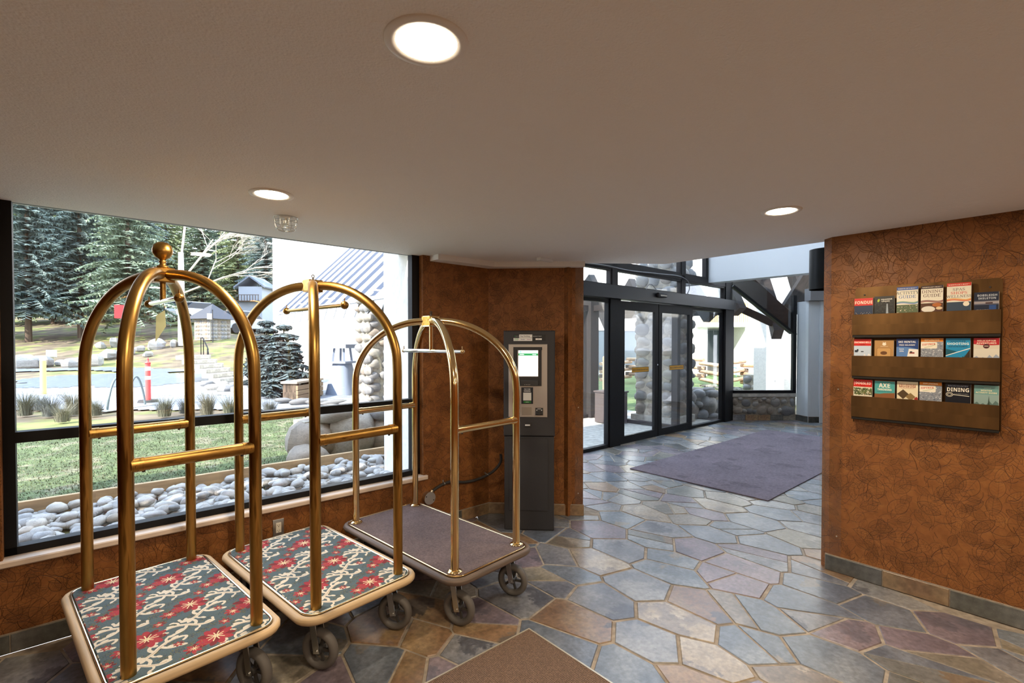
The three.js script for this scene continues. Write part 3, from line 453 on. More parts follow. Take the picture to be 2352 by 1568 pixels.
// ================================================================= PARKING MACHINE
{
  const cxk = 2.796, czk = -3.005, t = thing('parking_pay_machine', 'tall charcoal parking payment machine with a lit screen', 'pay machine', [cxk, 0, czk], -Math.PI / 4);
  const W = 0.425, dark = std({ color: lin(0.028, 0.028, 0.031), roughness: 0.5, bumpMap: scaled(fineBump, 0.1), bumpScale: 0.0006 }), inset = std({ color: lin(0.02, 0.02, 0.022), roughness: 0.45 });
  const S = (s) => s - 0.2065;
  obj('upper_body', cbx(W + 0.012, 0.9, 0.3, 0.008, 0, 0.81 + 0.45, -0.15), dark, t); obj('lower_body', cbx(W, 0.8, 0.29, 0.006, 0, 0.405, -0.15), dark, t);
  obj('plinth', bx(W - 0.01, 0.01, 0.28, 0, 0.005, -0.15), inset, t);
  const fp = obj('face_plate', cbx(0.33, 0.62, 0.008, 0.003, S(0.196), 1.284, 0.003), std({ color: lin(0.5, 0.46, 0.42), roughness: 0.4, metalness: 0.55 }), t);
  obj('screen_hood', [bb(S(0.073), S(0.317), 1.545, 1.57, 0.002, 0.016), bb(S(0.073), S(0.108), 1.24, 1.545, 0.002, 0.012), bb(S(0.286), S(0.312), 1.24, 1.545, 0.002, 0.012), bb(S(0.108), S(0.286), 1.24, 1.318, 0.002, 0.01)], inset, t);
  const scrT = canvasTex(256, 340, (c, w, h) => {
    c.fillStyle = '#f4f8fb'; c.fillRect(0, 0, w, h); c.fillStyle = '#dfe9f0'; c.fillRect(0, 0, w, 30); c.fillStyle = '#1e7f6a'; c.beginPath(); c.arc(28, 16, 9, 0, 7); c.fill(); c.font = '14px sans-serif'; c.fillText('parkme', 42, 21);
    c.fillStyle = '#1d5c30'; c.fillRect(0, 36, w, 32); c.fillStyle = '#fff'; c.font = 'bold 14px sans-serif'; c.fillText('Location', 14, 57); c.font = '12px sans-serif'; c.fillText('Language', 182, 57);
    c.fillStyle = '#5a6a78'; c.textAlign = 'center'; c.font = '15px sans-serif'; c.fillText('Welcome', w / 2, 112); c.font = '11px sans-serif'; for (const [s, y] of [['Pay for parking here', 152], ['Touch the screen to begin', 182], ['Pay by plate', 214], ['Start', 268]]) c.fillText(s, w / 2, y);
  });
  const scr = obj('screen', new THREE.PlaneGeometry(0.164, 0.216).translate(S(0.1985), 1.432, 0.0085), std({ map: scrT, color: lin(0.3, 0.3, 0.3), emissive: lin(0.92, 0.96, 1), emissiveMap: scrT, emissiveIntensity: 1.25, roughness: 0.25 }), t);
  scr.userData.label = 'bright white touch screen';
  const rd = obj('card_reader', cbx(0.152, 0.044, 0.012, 0.003, S(0.2085), 1.264, 0.014), rubber, t); obj('reader_mark', [0, 1, 2, 3].map((k) => bx(0.006, 0.003, 0.001, S(0.17) + k * 0.014, 1.251, 0.0208)), std({ color: lin(0.7, 0.7, 0.68), roughness: 0.5 }), rd);
  const sign = canvasTex(128, 176, (c, w, h) => { c.fillStyle = '#20252c'; c.fillRect(0, 0, w, h); c.fillStyle = '#f2f2f0'; c.textAlign = 'center'; c.font = 'bold 17px sans-serif'; c.fillText('PAY FOR', w / 2, 26); c.fillText('PARKING', w / 2, 46); c.fillStyle = '#d9dad4'; c.fillRect(20, 56, 88, 84); c.fillStyle = '#2c7d3a'; c.fillRect(24, 148, 80, 18); c.fillStyle = '#fff'; c.font = '10px sans-serif'; c.fillText('parkme', w / 2, 161); });
  const sp = obj('sign_plate', bx(0.1, 0.14, 0.003, S(0.1905), 1.158, 0.009), rubber, t); obj('sign_print', new THREE.PlaneGeometry(0.1, 0.14).translate(S(0.1905), 1.158, 0.0109), std({ map: sign, roughness: 0.4 }), sp);
  obj('coin_plate', cbx(0.08, 0.064, 0.004, 0.001, S(0.1855), 1.027, 0.009), std({ color: lin(0.36, 0.32, 0.27), roughness: 0.5, metalness: 0.6 }), t);
  const cs = obj('card_slot', [cbx(0.066, 0.062, 0.006, 0.002, S(0.2925), 1.023, 0.009), cbx(0.05, 0.018, 0.022, 0.003, S(0.2925), 1.008, 0.018), cyl(0.011, 0.013, 0.02, S(0.2925), 1.0, 0.024, 12)], rubber, t); obj('slot_icons', [bx(0.008, 0.008, 0.001, S(0.272), 1.035, 0.0125), bx(0.008, 0.008, 0.001, S(0.313), 1.035, 0.0125), bx(0.03, 0.004, 0.001, S(0.2925), 1.046, 0.0125)], whitePaint, cs);
  const head = canvasTex(512, 104, (c, w, h) => {
    c.fillStyle = '#1a1c1f'; c.fillRect(0, 0, w, h); c.fillStyle = '#2d8a4a'; c.beginPath(); c.arc(24, 26, 9, 0, 7); c.fill(); c.fillStyle = '#cfd4d2'; c.font = '14px sans-serif'; c.fillText('parkme', 38, 31);
    c.fillStyle = '#e6e6e3'; c.fillRect(90, 0, 210, 52); c.fillStyle = '#17181a'; c.font = 'bold 27px sans-serif'; c.fillText('Pay Parking', 106, 36); c.fillStyle = '#e8ecea'; c.font = 'bold 15px sans-serif'; c.fillText('Location # / Zone #', 310, 32);
    c.fillStyle = '#e6e6e3'; c.fillRect(0, 56, 300, 48); c.fillStyle = '#3f9a55'; c.fillRect(12, 66, 70, 10); c.font = '12px sans-serif'; c.fillText('pay by app', 14, 96); c.fillStyle = '#333f7a'; c.font = 'bold 18px sans-serif'; c.fillText('flexible', 116, 87); c.fillStyle = '#8d4a78'; c.fillText('choose', 214, 87); c.fillStyle = '#efefec'; c.fillRect(352, 62, 100, 26); c.fillStyle = '#222'; c.font = '12px sans-serif'; c.fillText('4025', 386, 80);
  });
  obj('header_label', new THREE.PlaneGeometry(0.272, 0.055).translate(S(0.2095), 1.649, 0.0015), std({ map: head, roughness: 0.4 }), t);
  obj('receipt_slot', [cbx(0.062, 0.032, 0.006, 0.002, S(0.1935), 0.905, 0.003)], rubber, t); obj('receipt', bx(0.042, 0.01, 0.006, S(0.1935), 0.906, 0.006), whitePaint, t);
  obj('service_door', cbx(0.332, 0.614, 0.006, 0.002, S(0.2015), 0.48, -0.003), dark, t); for (const y of [0.789, 0.171]) obj('door_gap', bx(0.34, 0.004, 0.002, S(0.2015), y, -0.003), inset, t);
}
{ // power cord from a wall box to the machine
  solo('power_cord', 'black armoured power cord looping along the wall to the pay machine', 'cord', tube([[2.165, 0.335, -3.548], [2.235, 0.365, -3.55], [2.35, 0.385, -3.55], [2.52, 0.352, -3.55], [2.66, 0.36, -3.53], [2.74, 0.44, -3.42], [2.775, 0.53, -3.36], [2.76, 0.6, -3.34]], 0.0125, 60, 10), rubber);
  const j = thing('junction_box', 'round steel junction box on the wall below the window sill end', 'junction box', [2.135, 0.292, ZW]);
  obj('box', cyl(0.05, 0.05, 0.045, 0, 0, 0, 28).rotateX(Math.PI / 2), steel, j); obj('cover', cyl(0.053, 0.053, 0.003, 0, 0.045, 0, 32).rotateX(Math.PI / 2), std({ color: lin(0.5, 0.5, 0.5), metalness: 0.8, roughness: 0.45 }), j);
  obj('conduit_fitting', rod([0.022, 0.035, 0.024], [0.036, 0.056, 0.023], 0.0155, 12), screwMat, j); for (const k of [-1, 1]) obj('screw', cyl(0.005, 0.005, 0.004, k * 0.035, 0.047, k * 0.02, 8).rotateX(Math.PI / 2), rubber, j);
  for (const [x, y, z, a] of [[2.295, 0.377, ZW + 0.016, 0.1], [2.71, 0.4, -3.47, 0.8]]) { const c = solo('cord_clip', 'small metal clip holding the black cord to the wall', 'clip', [new THREE.TorusGeometry(0.0148, 0.003, 6, 18).rotateY(Math.PI / 2), bx(0.012, 0.03, 0.003, 0, 0.018, -0.012)], steel, 'cord clips'); c.position.set(x, y, z); c.rotation.z = a; }
  const o = thing('wall_outlet', 'double electrical outlet in a steel plate under the window sill', 'outlet', [0.952, 0.328, ZW]);
  obj('cover_plate', cbx(0.072, 0.116, 0.006, 0.002, 0, 0, 0.003), steel, o); obj('socket', cbx(0.034, 0.068, 0.004, 0.001, 0, 0, 0.0075), std({ color: lin(0.8, 0.76, 0.66), roughness: 0.4 }), o);
  for (const k of [-1, 1]) { obj('slot', bx(0.002, 0.008, 0.001, -0.006, k * 0.018, 0.0098), rubber, o); obj('slot', bx(0.002, 0.008, 0.001, 0.006, k * 0.018, 0.0098), rubber, o); obj('slot', bx(0.005, 0.004, 0.001, 0, k * 0.018 - 0.009, 0.0098), rubber, o); }
}

// ================================================================= CORNER GUARDS, MATS, PENDANT
{
  const g = thing('corner_guard', 'clear plastic corner guard on the leaflet rack wall', 'corner guard', [XR, 0.112, -1.1]);
  obj('sheet', [bx(0.003, 1.29, 0.075, -0.003, 0.645, 0.036), bx(0.0025, 1.29, 0.075, 0.0215, 0.645, -0.029).rotateY(0)], acrylic, g); for (const y of [0.14, 1.17]) obj('screw', cyl(0.005, 0.005, 0.003, 0, 0, 0, 10).rotateZ(Math.PI / 2).translate(-0.005, y, 0.05), screwMat, g);
  g.children[0].geometry = merge([bx(0.003, 1.29, 0.075, -0.003, 0.645, 0.0375), bx(0.003, 1.29, 0.075, 0, 0, 0).rotateY(0.6947).translate(0.0225, 0.645, -0.031)]);
  const k = thing('corner_guard', 'clear plastic corner guard on the wall end beside the pay machine', 'corner guard', [3.425, 0.108, -2.945], -Math.PI / 4);
  obj('sheet', bx(0.075, 2.2, 0.003, -0.038, 1.1, 0.003), acrylic, k); for (const y of [0.1, 0.9]) obj('screw', cyl(0.005, 0.005, 0.003, 0, 0, 0, 10).rotateX(Math.PI / 2).translate(-0.045, y, 0.005), screwMat, k);
}
const matNear = std({ map: tex(256, (u, v) => { const r = 0.5 + 0.5 * Math.sin((u + v) * 6.283 * 8) * Math.sin((u - v) * 6.283 * 8), n = fbm(u, v, 32, 3, 341), k = 0.55 + 0.5 * r * 0.7 + 0.4 * (n - 0.5); return [152 * k, 122 * k, 100 * k]; }), roughness: 0.95, bumpMap: tex(256, (u, v) => { const r = 128 + 120 * Math.sin((u + v) * 6.283 * 8) * Math.sin((u - v) * 6.283 * 8); return [r, r, r]; }, false), bumpScale: 0.003 });
for (const t of [matNear.map, matNear.bumpMap]) t.repeat.set(1 / 0.14, 1 / 0.14);
{
  const m = thing('door_mat', 'brown ribbed door mat with a pale edging strip', 'mat', [0.9, 0, -0.72]);
  obj('mat_surface', bb(-0.9, 0.912, 0.002, 0.012, -1.228, 1.2), matNear, m); obj('edging', [bb(-0.9, 0.92, 0.001, 0.0135, -1.236, -1.227), bb(0.911, 0.92, 0.001, 0.0135, -1.228, 1.2)], std({ color: lin(0.62, 0.55, 0.42), metalness: 0.6, roughness: 0.4 }), m);
  solo('entrance_carpet', 'large flat grey-purple carpet mat inside the glass entrance', 'carpet', bb(5.15, 9.36, 0.0015, 0.011, -3.65, -1.98), std({ map: scaled(tex(256, (u, v) => { const k = 0.76 + 0.28 * fbm(u, v, 80, 2, 351) + 0.2 * fbm(u, v, 4, 4, 355) - (fbm(u, v, 6, 3, 359) > 0.72 ? 0.12 : 0); return [114 * k, 102 * k, 108 * k]; }), 1.3), roughness: 0.97, bumpMap: scaled(fineBump, 0.1), bumpScale: 0.002 }));
  const p = thing('pendant_lamp', 'black cylinder pendant lamp hanging in the entrance', 'pendant lamp', [6.15, 2.2, -1.79]);
  obj('shade', new THREE.CylinderGeometry(0.15, 0.15, 0.44, 36, 1, true).translate(0, 0.22, 0), phys({ color: lin(0.006, 0.006, 0.006), roughness: 0.4, specularIntensity: 0.3, side: THREE.DoubleSide }), p); obj('cap', cyl(0.15, 0.15, 0.006, 0, 0.437, 0, 36), rubber, p); obj('rod', cyl(0.008, 0.008, 1.07, 0, 0.44, 0, 8), rubber, p);
}

// ================================================================= LEAFLET RACK
{
  const zc = -0.6035, t = thing('brochure_rack', 'dark bronze metal wall rack with three leaflet pockets', 'rack', [XR, 0, zc], -Math.PI / 2);
  // local frame: +x = world +z (to the right as seen), +z = world -x (towards the room)
  const bronzeTex = tex(256, (u, v) => { const k = 0.62 + 0.5 * fbm(u, v * 0.15, 16, 4, 401) + 0.25 * fbm(u, v, 5, 4, 405); return [104 * k, 77 * k, 46 * k]; });
  const bronze = std({ map: scaled(bronzeTex, 1.0), metalness: 0.85, roughness: 0.42 }), dk = std({ color: lin(0.02, 0.016, 0.012), roughness: 0.6, metalness: 0.4 });
  const s = roundRect(0.703, 0.89, 0.02);
  obj('back_panel', new THREE.ExtrudeGeometry(s, { depth: 0.004, bevelEnabled: false }).translate(0, 1.53, 0.006), bronze, t);
  for (const [y0, y1] of [[1.656, 1.793], [1.384, 1.519], [1.112, 1.252]]) {
    const f = obj('pocket_front', cbx(0.703, y1 - y0, 0.003, 0.001, 0, (y0 + y1) / 2, 0.081), bronze, t);
    obj('pocket_floor', bx(0.7, 0.003, 0.07, 0, y0 - 0.012, 0.045), dk, f); obj('pocket_lip', bx(0.7, 0.022, 0.003, 0, y0 - 0.006, 0.076), dk, f);
  }
  for (const x of [-0.353, 0.353]) obj('side_flange', bx(0.003, 0.74, 0.014, x, 1.44, 0.016), bronze, t);
  for (const x of [-0.3, 0.3]) obj('screw', cyl(0.005, 0.005, 0.003, x, 0, 0, 8).rotateX(Math.PI / 2).translate(0, 1.925, 0.011), rubber, t);
  // leaflets: [row, z0, z1, top, thickness, label, draw]
  const txt = (c, s, x, y, f, col, sx = 1) => { c.save(); c.translate(x, y); c.scale(sx, 1); c.font = f; c.fillStyle = col; c.textAlign = 'center'; c.fillText(s, 0, 0); c.restore(); };
  const mount = (c, W, y0, y1, cols, n = 8, s = 1) => { c.fillStyle = cols[0]; c.fillRect(0, y0, W, y1 - y0); for (let k = 1; k < cols.length; k++) { c.fillStyle = cols[k]; c.beginPath(); c.moveTo(0, y1); for (let i = 0; i <= n; i++) c.lineTo(i * W / n, lerp(y0, y1, k / cols.length + 0.16 * (hash(i, k, s) - 0.5))); c.lineTo(W, y1); c.fill(); } };
  const speck = (c, W, y0, y1, cols, n, r = 6) => { for (let i = 0; i < n; i++) { c.fillStyle = cols[i % cols.length]; c.fillRect(rnd() * W, y0 + rnd() * (y1 - y0), rr(2, r), rr(2, r)); } };
  const guide = (band, l1, c1, l2, c2, l3, c3, w1, w2, photo) => (c, W, H) => {
    c.fillStyle = '#ece6d2'; c.fillRect(0, 0, W, H); c.fillStyle = band; c.fillRect(0, 0, W, 36); txt(c, 'WHISTLER’S BEST™', W / 2, 25, 'bold 17px serif', '#f3ead6');
    const L = [[l1, c1], [l2, c2], [l3, c3]].filter((q) => q[0]); L.forEach(([s, col], i) => txt(c, s, W / 2, 84 + i * (L.length > 2 ? 37 : 46), (L.length > 2 ? '38px' : '46px') + ' serif', col, s.length > 7 ? 0.98 : 1.08));
    for (const [col, dy] of [[w1, 0], [w2, 12]]) { c.strokeStyle = col; c.lineWidth = 9; c.beginPath(); c.moveTo(0, 176 + dy); c.bezierCurveTo(80, 150 + dy, 140, 205 + dy, W, 172 + dy); c.stroke(); }
    photo(c, W, H);
  };
  const L = [
    [0, -0.956, -0.846, 1.9, 'leaflet with a red band reading FONDUE in the top pocket', (c, W, H) => { c.fillStyle = '#1d2c44'; c.fillRect(0, 0, W, H); c.fillStyle = '#d3281f'; c.fillRect(0, 0, W, 92); txt(c, 'FONDUE', W / 2, 72, 'bold 54px sans-serif', '#f4ead2', 0.86); mount(c, W, 100, H, ['#22324e', '#141d2e', '#3b3440']); speck(c, W, 176, 200, ['#e8c58a', '#f4efe0'], 24, 5); }],
    [0, -0.843, -0.733, 1.906, 'dark waterfall leaflet with a small yellow-green logo in the top pocket', (c, W, H) => { c.fillStyle = '#1c1d1c'; c.fillRect(0, 0, W, H); speck(c, W, 60, H, ['#2b3030', '#3a3a34', '#14181a'], 300, 16); c.fillStyle = '#aac02e'; c.beginPath(); c.ellipse(42, 48, 11, 20, 0.3, 0, 7); c.fill(); txt(c, 'squamish', 118, 44, 'bold 23px sans-serif', '#e9e6dc'); txt(c, 'canyon', 108, 66, 'bold 23px sans-serif', '#e9e6dc'); c.fillStyle = '#9aa5ae'; c.beginPath(); c.moveTo(118, 90); c.lineTo(130, 90); c.lineTo(150, H); c.lineTo(104, H); c.fill(); }],
    [0, -0.726, -0.617, 1.956, 'tall white ACTIVITY GUIDE leaflet with a blue band in the top pocket', guide('#27509c', 'ACTIVITY', '#3b4a52', 'GUIDE', '#2c59a0', '', '', '#5f9a86', '#3c6db4', (c, W, H) => { mount(c, W, 205, H, ['#5b6a4a', '#8d8a72', '#4b5038']); speck(c, W, 210, H, ['#e6dcc8', '#3b4026', '#a79a78'], 200, 12); })],
    [0, -0.607, -0.5, 1.954, 'tall white DINING GUIDE leaflet with a dark band in the top pocket', guide('#331d22', 'DINING', '#5d3a34', 'GUIDE', '#4a2a26', '', '', '#6d2c34', '#8e4b44', (c, W, H) => { c.fillStyle = '#54301c'; c.fillRect(0, 200, W, H - 200); c.fillStyle = '#e6e0d2'; c.beginPath(); c.ellipse(66, 268, 60, 34, 0, 0, 7); c.fill(); c.fillStyle = '#b5672a'; c.beginPath(); c.ellipse(140, 222, 40, 22, 0, 0, 7); c.fill(); c.fillStyle = '#e2c8a0'; c.beginPath(); c.ellipse(160, 260, 28, 17, 0, 0, 7); c.fill(); })],
    [0, -0.487, -0.377, 1.959, 'tall white leaflet reading SPAS SHOPS WELLNESS with a red band in the top pocket', guide('#cf3a2c', 'SPAS', '#5a5550', 'SHOPS', '#cf3a2c', 'WELLNESS', '#5a5550', '#e8a13a', '#d8562e', (c, W, H) => { mount(c, W, 205, H, ['#33465a', '#22332c', '#1a2622']); c.fillStyle = '#f0e6d0'; c.beginPath(); c.arc(155, 228, 25, 0, 7); c.fill(); })],
    [0, -0.368, -0.262, 1.895, 'navy BOBSLEIGH SKELETON leaflet in the top pocket', (c, W, H) => { c.fillStyle = '#172239'; c.fillRect(0, 0, W, H); txt(c, 'BOBSLEIGH', W / 2 + 6, 46, 'bold 31px sans-serif', '#c9d0d6', 0.92); txt(c, 'SKELETON', W / 2 + 6, 78, 'bold 31px sans-serif', '#c9d0d6', 0.92); const g = c.createLinearGradient(0, 86, 0, 140); g.addColorStop(0, '#30384c'); g.addColorStop(0.5, '#b9afae'); g.addColorStop(1, '#3b4258'); c.fillStyle = g; c.fillRect(0, 92, W, 46); c.fillStyle = '#3a1d20'; c.fillRect(90, 112, 56, 14); c.fillStyle = '#2a4d88'; c.fillRect(118, 142, 54, 58); txt(c, 'Whistler’s Most', 66, 196, '14px sans-serif', '#dfe3e6'); }],
    [1, -0.955, -0.853, 1.63, 'leaflet with a red band reading SNOWMOBILE TOURS in the middle pocket', (c, W, H) => { c.fillStyle = '#d8dfe6'; c.fillRect(0, 0, W, H); c.fillStyle = '#cf2b22'; c.fillRect(0, 0, W, 92); txt(c, 'SNOWMOBILE', W / 2, 58, 'bold 34px sans-serif', '#f5efe2', 0.82); txt(c, 'TOURS', W / 2, 84, 'bold 20px sans-serif', '#5a1a16'); mount(c, W, 92, H, ['#c4d2e0', '#e9e7e4', '#cdd4dc']); c.fillStyle = '#26303c'; c.fillRect(10, 150, 34, 30); c.fillRect(34, 138, 18, 30); c.fillRect(80, 164, 30, 12); }],
    [1, -0.838, -0.734, 1.622, 'tan kraft-coloured leaflet with a white bird logo in the middle pocket', (c, W, H) => { c.fillStyle = '#b58a54'; c.fillRect(0, 0, W, H); c.fillStyle = '#efe6d2'; c.beginPath(); c.ellipse(98, 50, 20, 18, 0, 0, 7); c.fill(); c.beginPath(); c.moveTo(88, 44); c.lineTo(80, 18); c.lineTo(96, 38); c.lineTo(116, 20); c.lineTo(110, 46); c.fill(); c.fillRect(60, 76, 76, 3); c.strokeStyle = '#8d6334'; c.lineWidth = 4; c.fillStyle = '#c99d62'; c.beginPath(); c.roundRect(24, 98, 140, 150, 18); c.fill(); c.stroke(); c.fillStyle = '#6b4526'; c.beginPath(); c.ellipse(94, 160, 34, 22, 0, 0, 7); c.fill(); }],
    [1, -0.724, -0.612, 1.63, 'navy SKI RENTAL free delivery leaflet in the middle pocket', (c, W, H) => { c.fillStyle = '#22407c'; c.fillRect(0, 0, W, H); txt(c, 'SKI RENTAL', W / 2 - 2, 46, 'bold 30px sans-serif', '#f2efe6', 0.95); txt(c, 'FREE DELIVERY', W / 2 - 2, 78, 'bold 21px sans-serif', '#f2efe6', 0.95); c.fillStyle = '#5d86bd'; c.beginPath(); c.moveTo(0, 92); c.quadraticCurveTo(120, 84, W, 120); c.lineTo(W, H); c.lineTo(0, H); c.fill(); c.fillStyle = '#eee9dd'; c.beginPath(); c.moveTo(60, H); c.lineTo(110, 112); c.lineTo(W, 118); c.lineTo(W, H); c.fill(); txt(c, 'Save', 46, 122, 'bold 20px sans-serif', '#f0eee6'); txt(c, '20%', 46, 146, 'bold 20px sans-serif', '#f0eee6'); c.fillStyle = '#8d3a30'; c.fillRect(116, 150, 44, 16); c.fillStyle = '#333'; c.fillRect(120, 140, 20, 14); }],
    [1, -0.604, -0.496, 1.632, 'orange-banded ZIPLINING leaflet in the middle pocket', zip],
    [1, -0.488, -0.377, 1.631, 'bright blue SHOOTING ADVENTURES leaflet in the middle pocket', (c, W, H) => { c.fillStyle = '#1f8cba'; c.fillRect(0, 0, W, H); txt(c, 'WHISTLER', W / 2, 40, 'bold 20px sans-serif', '#124258', 1.25); txt(c, 'SHOOTING', W / 2, 70, 'bold 34px sans-serif', '#e9efe9', 1); txt(c, 'ADVENTURES', W / 2, 96, 'bold 24px sans-serif', '#123f54', 1); c.fillStyle = '#14586a'; c.beginPath(); c.moveTo(0, 112); c.lineTo(90, 140); c.lineTo(0, 190); c.fill(); c.fillStyle = '#3a2c1a'; c.beginPath(); c.moveTo(20, H); c.lineTo(W, 112); c.lineTo(W, H); c.fill(); speck(c, W, 160, H, ['#2b3a1e', '#8d7a3a'], 60, 12); c.strokeStyle = '#efece2'; c.lineWidth = 8; c.beginPath(); c.moveTo(0, 186); c.lineTo(W, 106); c.stroke(); }],
    [1, -0.367, -0.257, 1.631, 'red-banded HELICOPTER ADVENTURES leaflet in the middle pocket', (c, W, H) => { c.fillStyle = '#d6cdb8'; c.fillRect(0, 0, W, H); c.fillStyle = '#b3202c'; c.beginPath(); c.moveTo(0, 0); c.lineTo(W, 0); c.lineTo(W, 70); c.quadraticCurveTo(96, 82, 0, 62); c.fill(); txt(c, 'HELICOPTER', W / 2, 36, 'bold 25px sans-serif', '#f2e4cc', 0.95); txt(c, 'ADVENTURES', W / 2, 62, 'bold 25px sans-serif', '#f2e4cc', 0.95); c.fillStyle = '#4a1e22'; c.beginPath(); c.arc(96, 84, 24, 0, 7); c.fill(); c.fillStyle = '#e6dcc6'; c.fillRect(80, 80, 32, 6); mount(c, W, 112, H, ['#d9d3c2', '#9aa6b6', '#6c7c94', '#e0dccf']); }],
    [2, -0.957, -0.845, 1.359, 'leaflet with a red band reading DOGSLED in the bottom pocket', (c, W, H) => { c.fillStyle = '#ded6c0'; c.fillRect(0, 0, W, H); c.fillStyle = '#cf2b22'; c.fillRect(0, 0, W, 88); txt(c, '|DOGSLED', W / 2 - 6, 58, 'bold 42px sans-serif', '#f5efe2', 0.86); txt(c, 'TOURS', W / 2, 82, 'bold 18px sans-serif', '#7a1a16'); speck(c, W, 100, 178, ['#4d5a30', '#6d7a44', '#39442a'], 240, 18); speck(c, W, 150, H, ['#a3302a', '#e3dccb'], 60, 10); }],
    [2, -0.835, -0.726, 1.36, 'teal AXE THROWING leaflet in the bottom pocket', (c, W, H) => { c.fillStyle = '#4fa3a0'; c.fillRect(0, 0, W, H); c.fillStyle = '#8d5a36'; c.fillRect(0, 0, W, 8); c.beginPath(); c.moveTo(0, 158); c.lineTo(50, 160); c.lineTo(90, 150); c.lineTo(W, 142); c.lineTo(W, H); c.lineTo(0, H); c.fill(); txt(c, 'AXE', W / 2, 84, 'bold 74px sans-serif', '#f4ecd8', 0.82); txt(c, 'THROWING', W / 2, 118, 'bold 32px sans-serif', '#f4ecd8', 0.78); txt(c, 'unleash your inner lumberjack', W / 2, 134, 'bold 10px sans-serif', '#1c3032'); }],
    [2, -0.719, -0.611, 1.361, 'cream FIRST NATIONS MUSEUM leaflet in the bottom pocket', (c, W, H) => { c.fillStyle = '#e6d8b6'; c.fillRect(0, 0, W, H); txt(c, 'FIRST NATIONS', W / 2, 46, 'bold 22px sans-serif', '#a34a36', 0.95); txt(c, 'MUSEUM', W / 2, 72, 'bold 34px sans-serif', '#8d3a2c', 1.05); c.fillStyle = '#a34a36'; c.fillRect(36, 80, 120, 3); for (const [x, y, r, q] of [[58, 150, 56, '#54422c'], [126, 176, 46, '#8d744a'], [180, 196, 24, '#a3302a']]) { c.fillStyle = q; c.beginPath(); c.moveTo(x, y - r); c.lineTo(x + r, y); c.lineTo(x, y + r); c.lineTo(x - r, y); c.fill(); } }],
    [2, -0.608, -0.5, 1.365, 'orange-banded ZIPLINING leaflet in the bottom pocket', zip],
    [2, -0.487, -0.372, 1.361, 'black BACKCOUNTRY DINING leaflet in the bottom pocket', (c, W, H) => { c.fillStyle = '#12151f'; c.fillRect(0, 0, W, H); txt(c, 'BACKCOUNTRY', W / 2, 30, 'bold 22px sans-serif', '#9aa4b4', 0.98); txt(c, 'DINING', W / 2, 80, 'bold 54px sans-serif', '#efe9d8', 0.86); c.strokeStyle = '#e4dec8'; c.lineWidth = 4; c.beginPath(); c.ellipse(32, 112, 26, 22, 0, 0, 7); c.stroke(); c.beginPath(); c.ellipse(32, 112, 16, 12, 0, 0, 7); c.stroke(); c.lineWidth = 6; c.beginPath(); c.moveTo(58, 112); c.lineTo(182, 122); c.stroke(); txt(c, 'A CULINARY JOURNEY', 120, 106, '11px sans-serif', '#b9b7ac'); }],
    [2, -0.362, -0.256, 1.36, 'sage green WINTER ACTIVITY GUIDE leaflet in the bottom pocket', (c, W, H) => { c.fillStyle = '#6f9b96'; c.fillRect(0, 0, W, H); txt(c, 'WINTER', W / 2, 64, 'bold 22px sans-serif', '#ecdcb4', 1.05); txt(c, 'ACTIVITY GUIDE', W / 2, 88, 'bold 22px sans-serif', '#ecdcb4', 0.98); txt(c, 'WHISTLER', W / 2 + 8, 34, '12px sans-serif', '#d6dccb'); mount(c, W, 100, H, ['#8aa39e', '#5b746e', '#3a4f4a', '#d9d6c6']); c.fillStyle = '#33443a'; c.beginPath(); c.moveTo(90, H); c.lineTo(116, 112); c.lineTo(142, H); c.fill(); }],
  ];
  function zip(c, W, H) { c.fillStyle = '#8a8f97'; c.fillRect(0, 0, W, H); speck(c, W, 40, H, ['#6f7a88', '#a9b0b8', '#5b6270', '#c9ccce'], 420, 14); c.fillStyle = '#e0862a'; c.fillRect(0, 0, W, 38); txt(c, 'ZIPLINING', W / 2, 28, 'bold 22px sans-serif', '#f4ead2', 1.15); c.fillStyle = '#ece4d0'; c.beginPath(); c.roundRect(-8, 42, 150, 74, 14); c.fill(); c.save(); c.translate(70, 78); c.rotate(-0.08); txt(c, 'ZIPTREK', 0, 0, 'bold 28px serif', '#c4452a', 0.95); c.restore(); c.strokeStyle = '#7a9a4a'; c.lineWidth = 3; c.beginPath(); c.moveTo(30, 104); c.quadraticCurveTo(80, 100, 128, 70); c.stroke(); }
  const paper = std({ color: lin(0.72, 0.7, 0.64), roughness: 0.6 });
  const bottoms = [1.66, 1.39, 1.118];
  L.forEach(([row, z0, z1, top, label, draw], i) => { z0 = Math.max(z0, -0.9515); z1 = Math.min(z1, -0.2555);
    const w = z1 - z0 - 0.004, y0 = bottoms[row], h = top - y0, H = Math.round(192 * h / w), T = canvasTex(192, H, (c, W, HH) => draw(c, W, HH));
    const th = [0.018, 0.01, 0.026, 0.024, 0.016, 0.01][(i * 5 + 2) % 6], b = thing('brochure', label, 'brochure', [XR - 0.055, y0, (z0 + z1) / 2], -Math.PI / 2, 'leaflets in the wall rack');
    b.rotation.order = 'YXZ'; b.rotation.x = -0.02;
    obj('pages', bx(w, h, th, 0, h / 2, -th / 2), paper, b);
    obj('printed_front', new THREE.PlaneGeometry(w, h).translate(0, h / 2, 0.0008), std({ map: T, roughness: 0.35 }), b);
  });
}

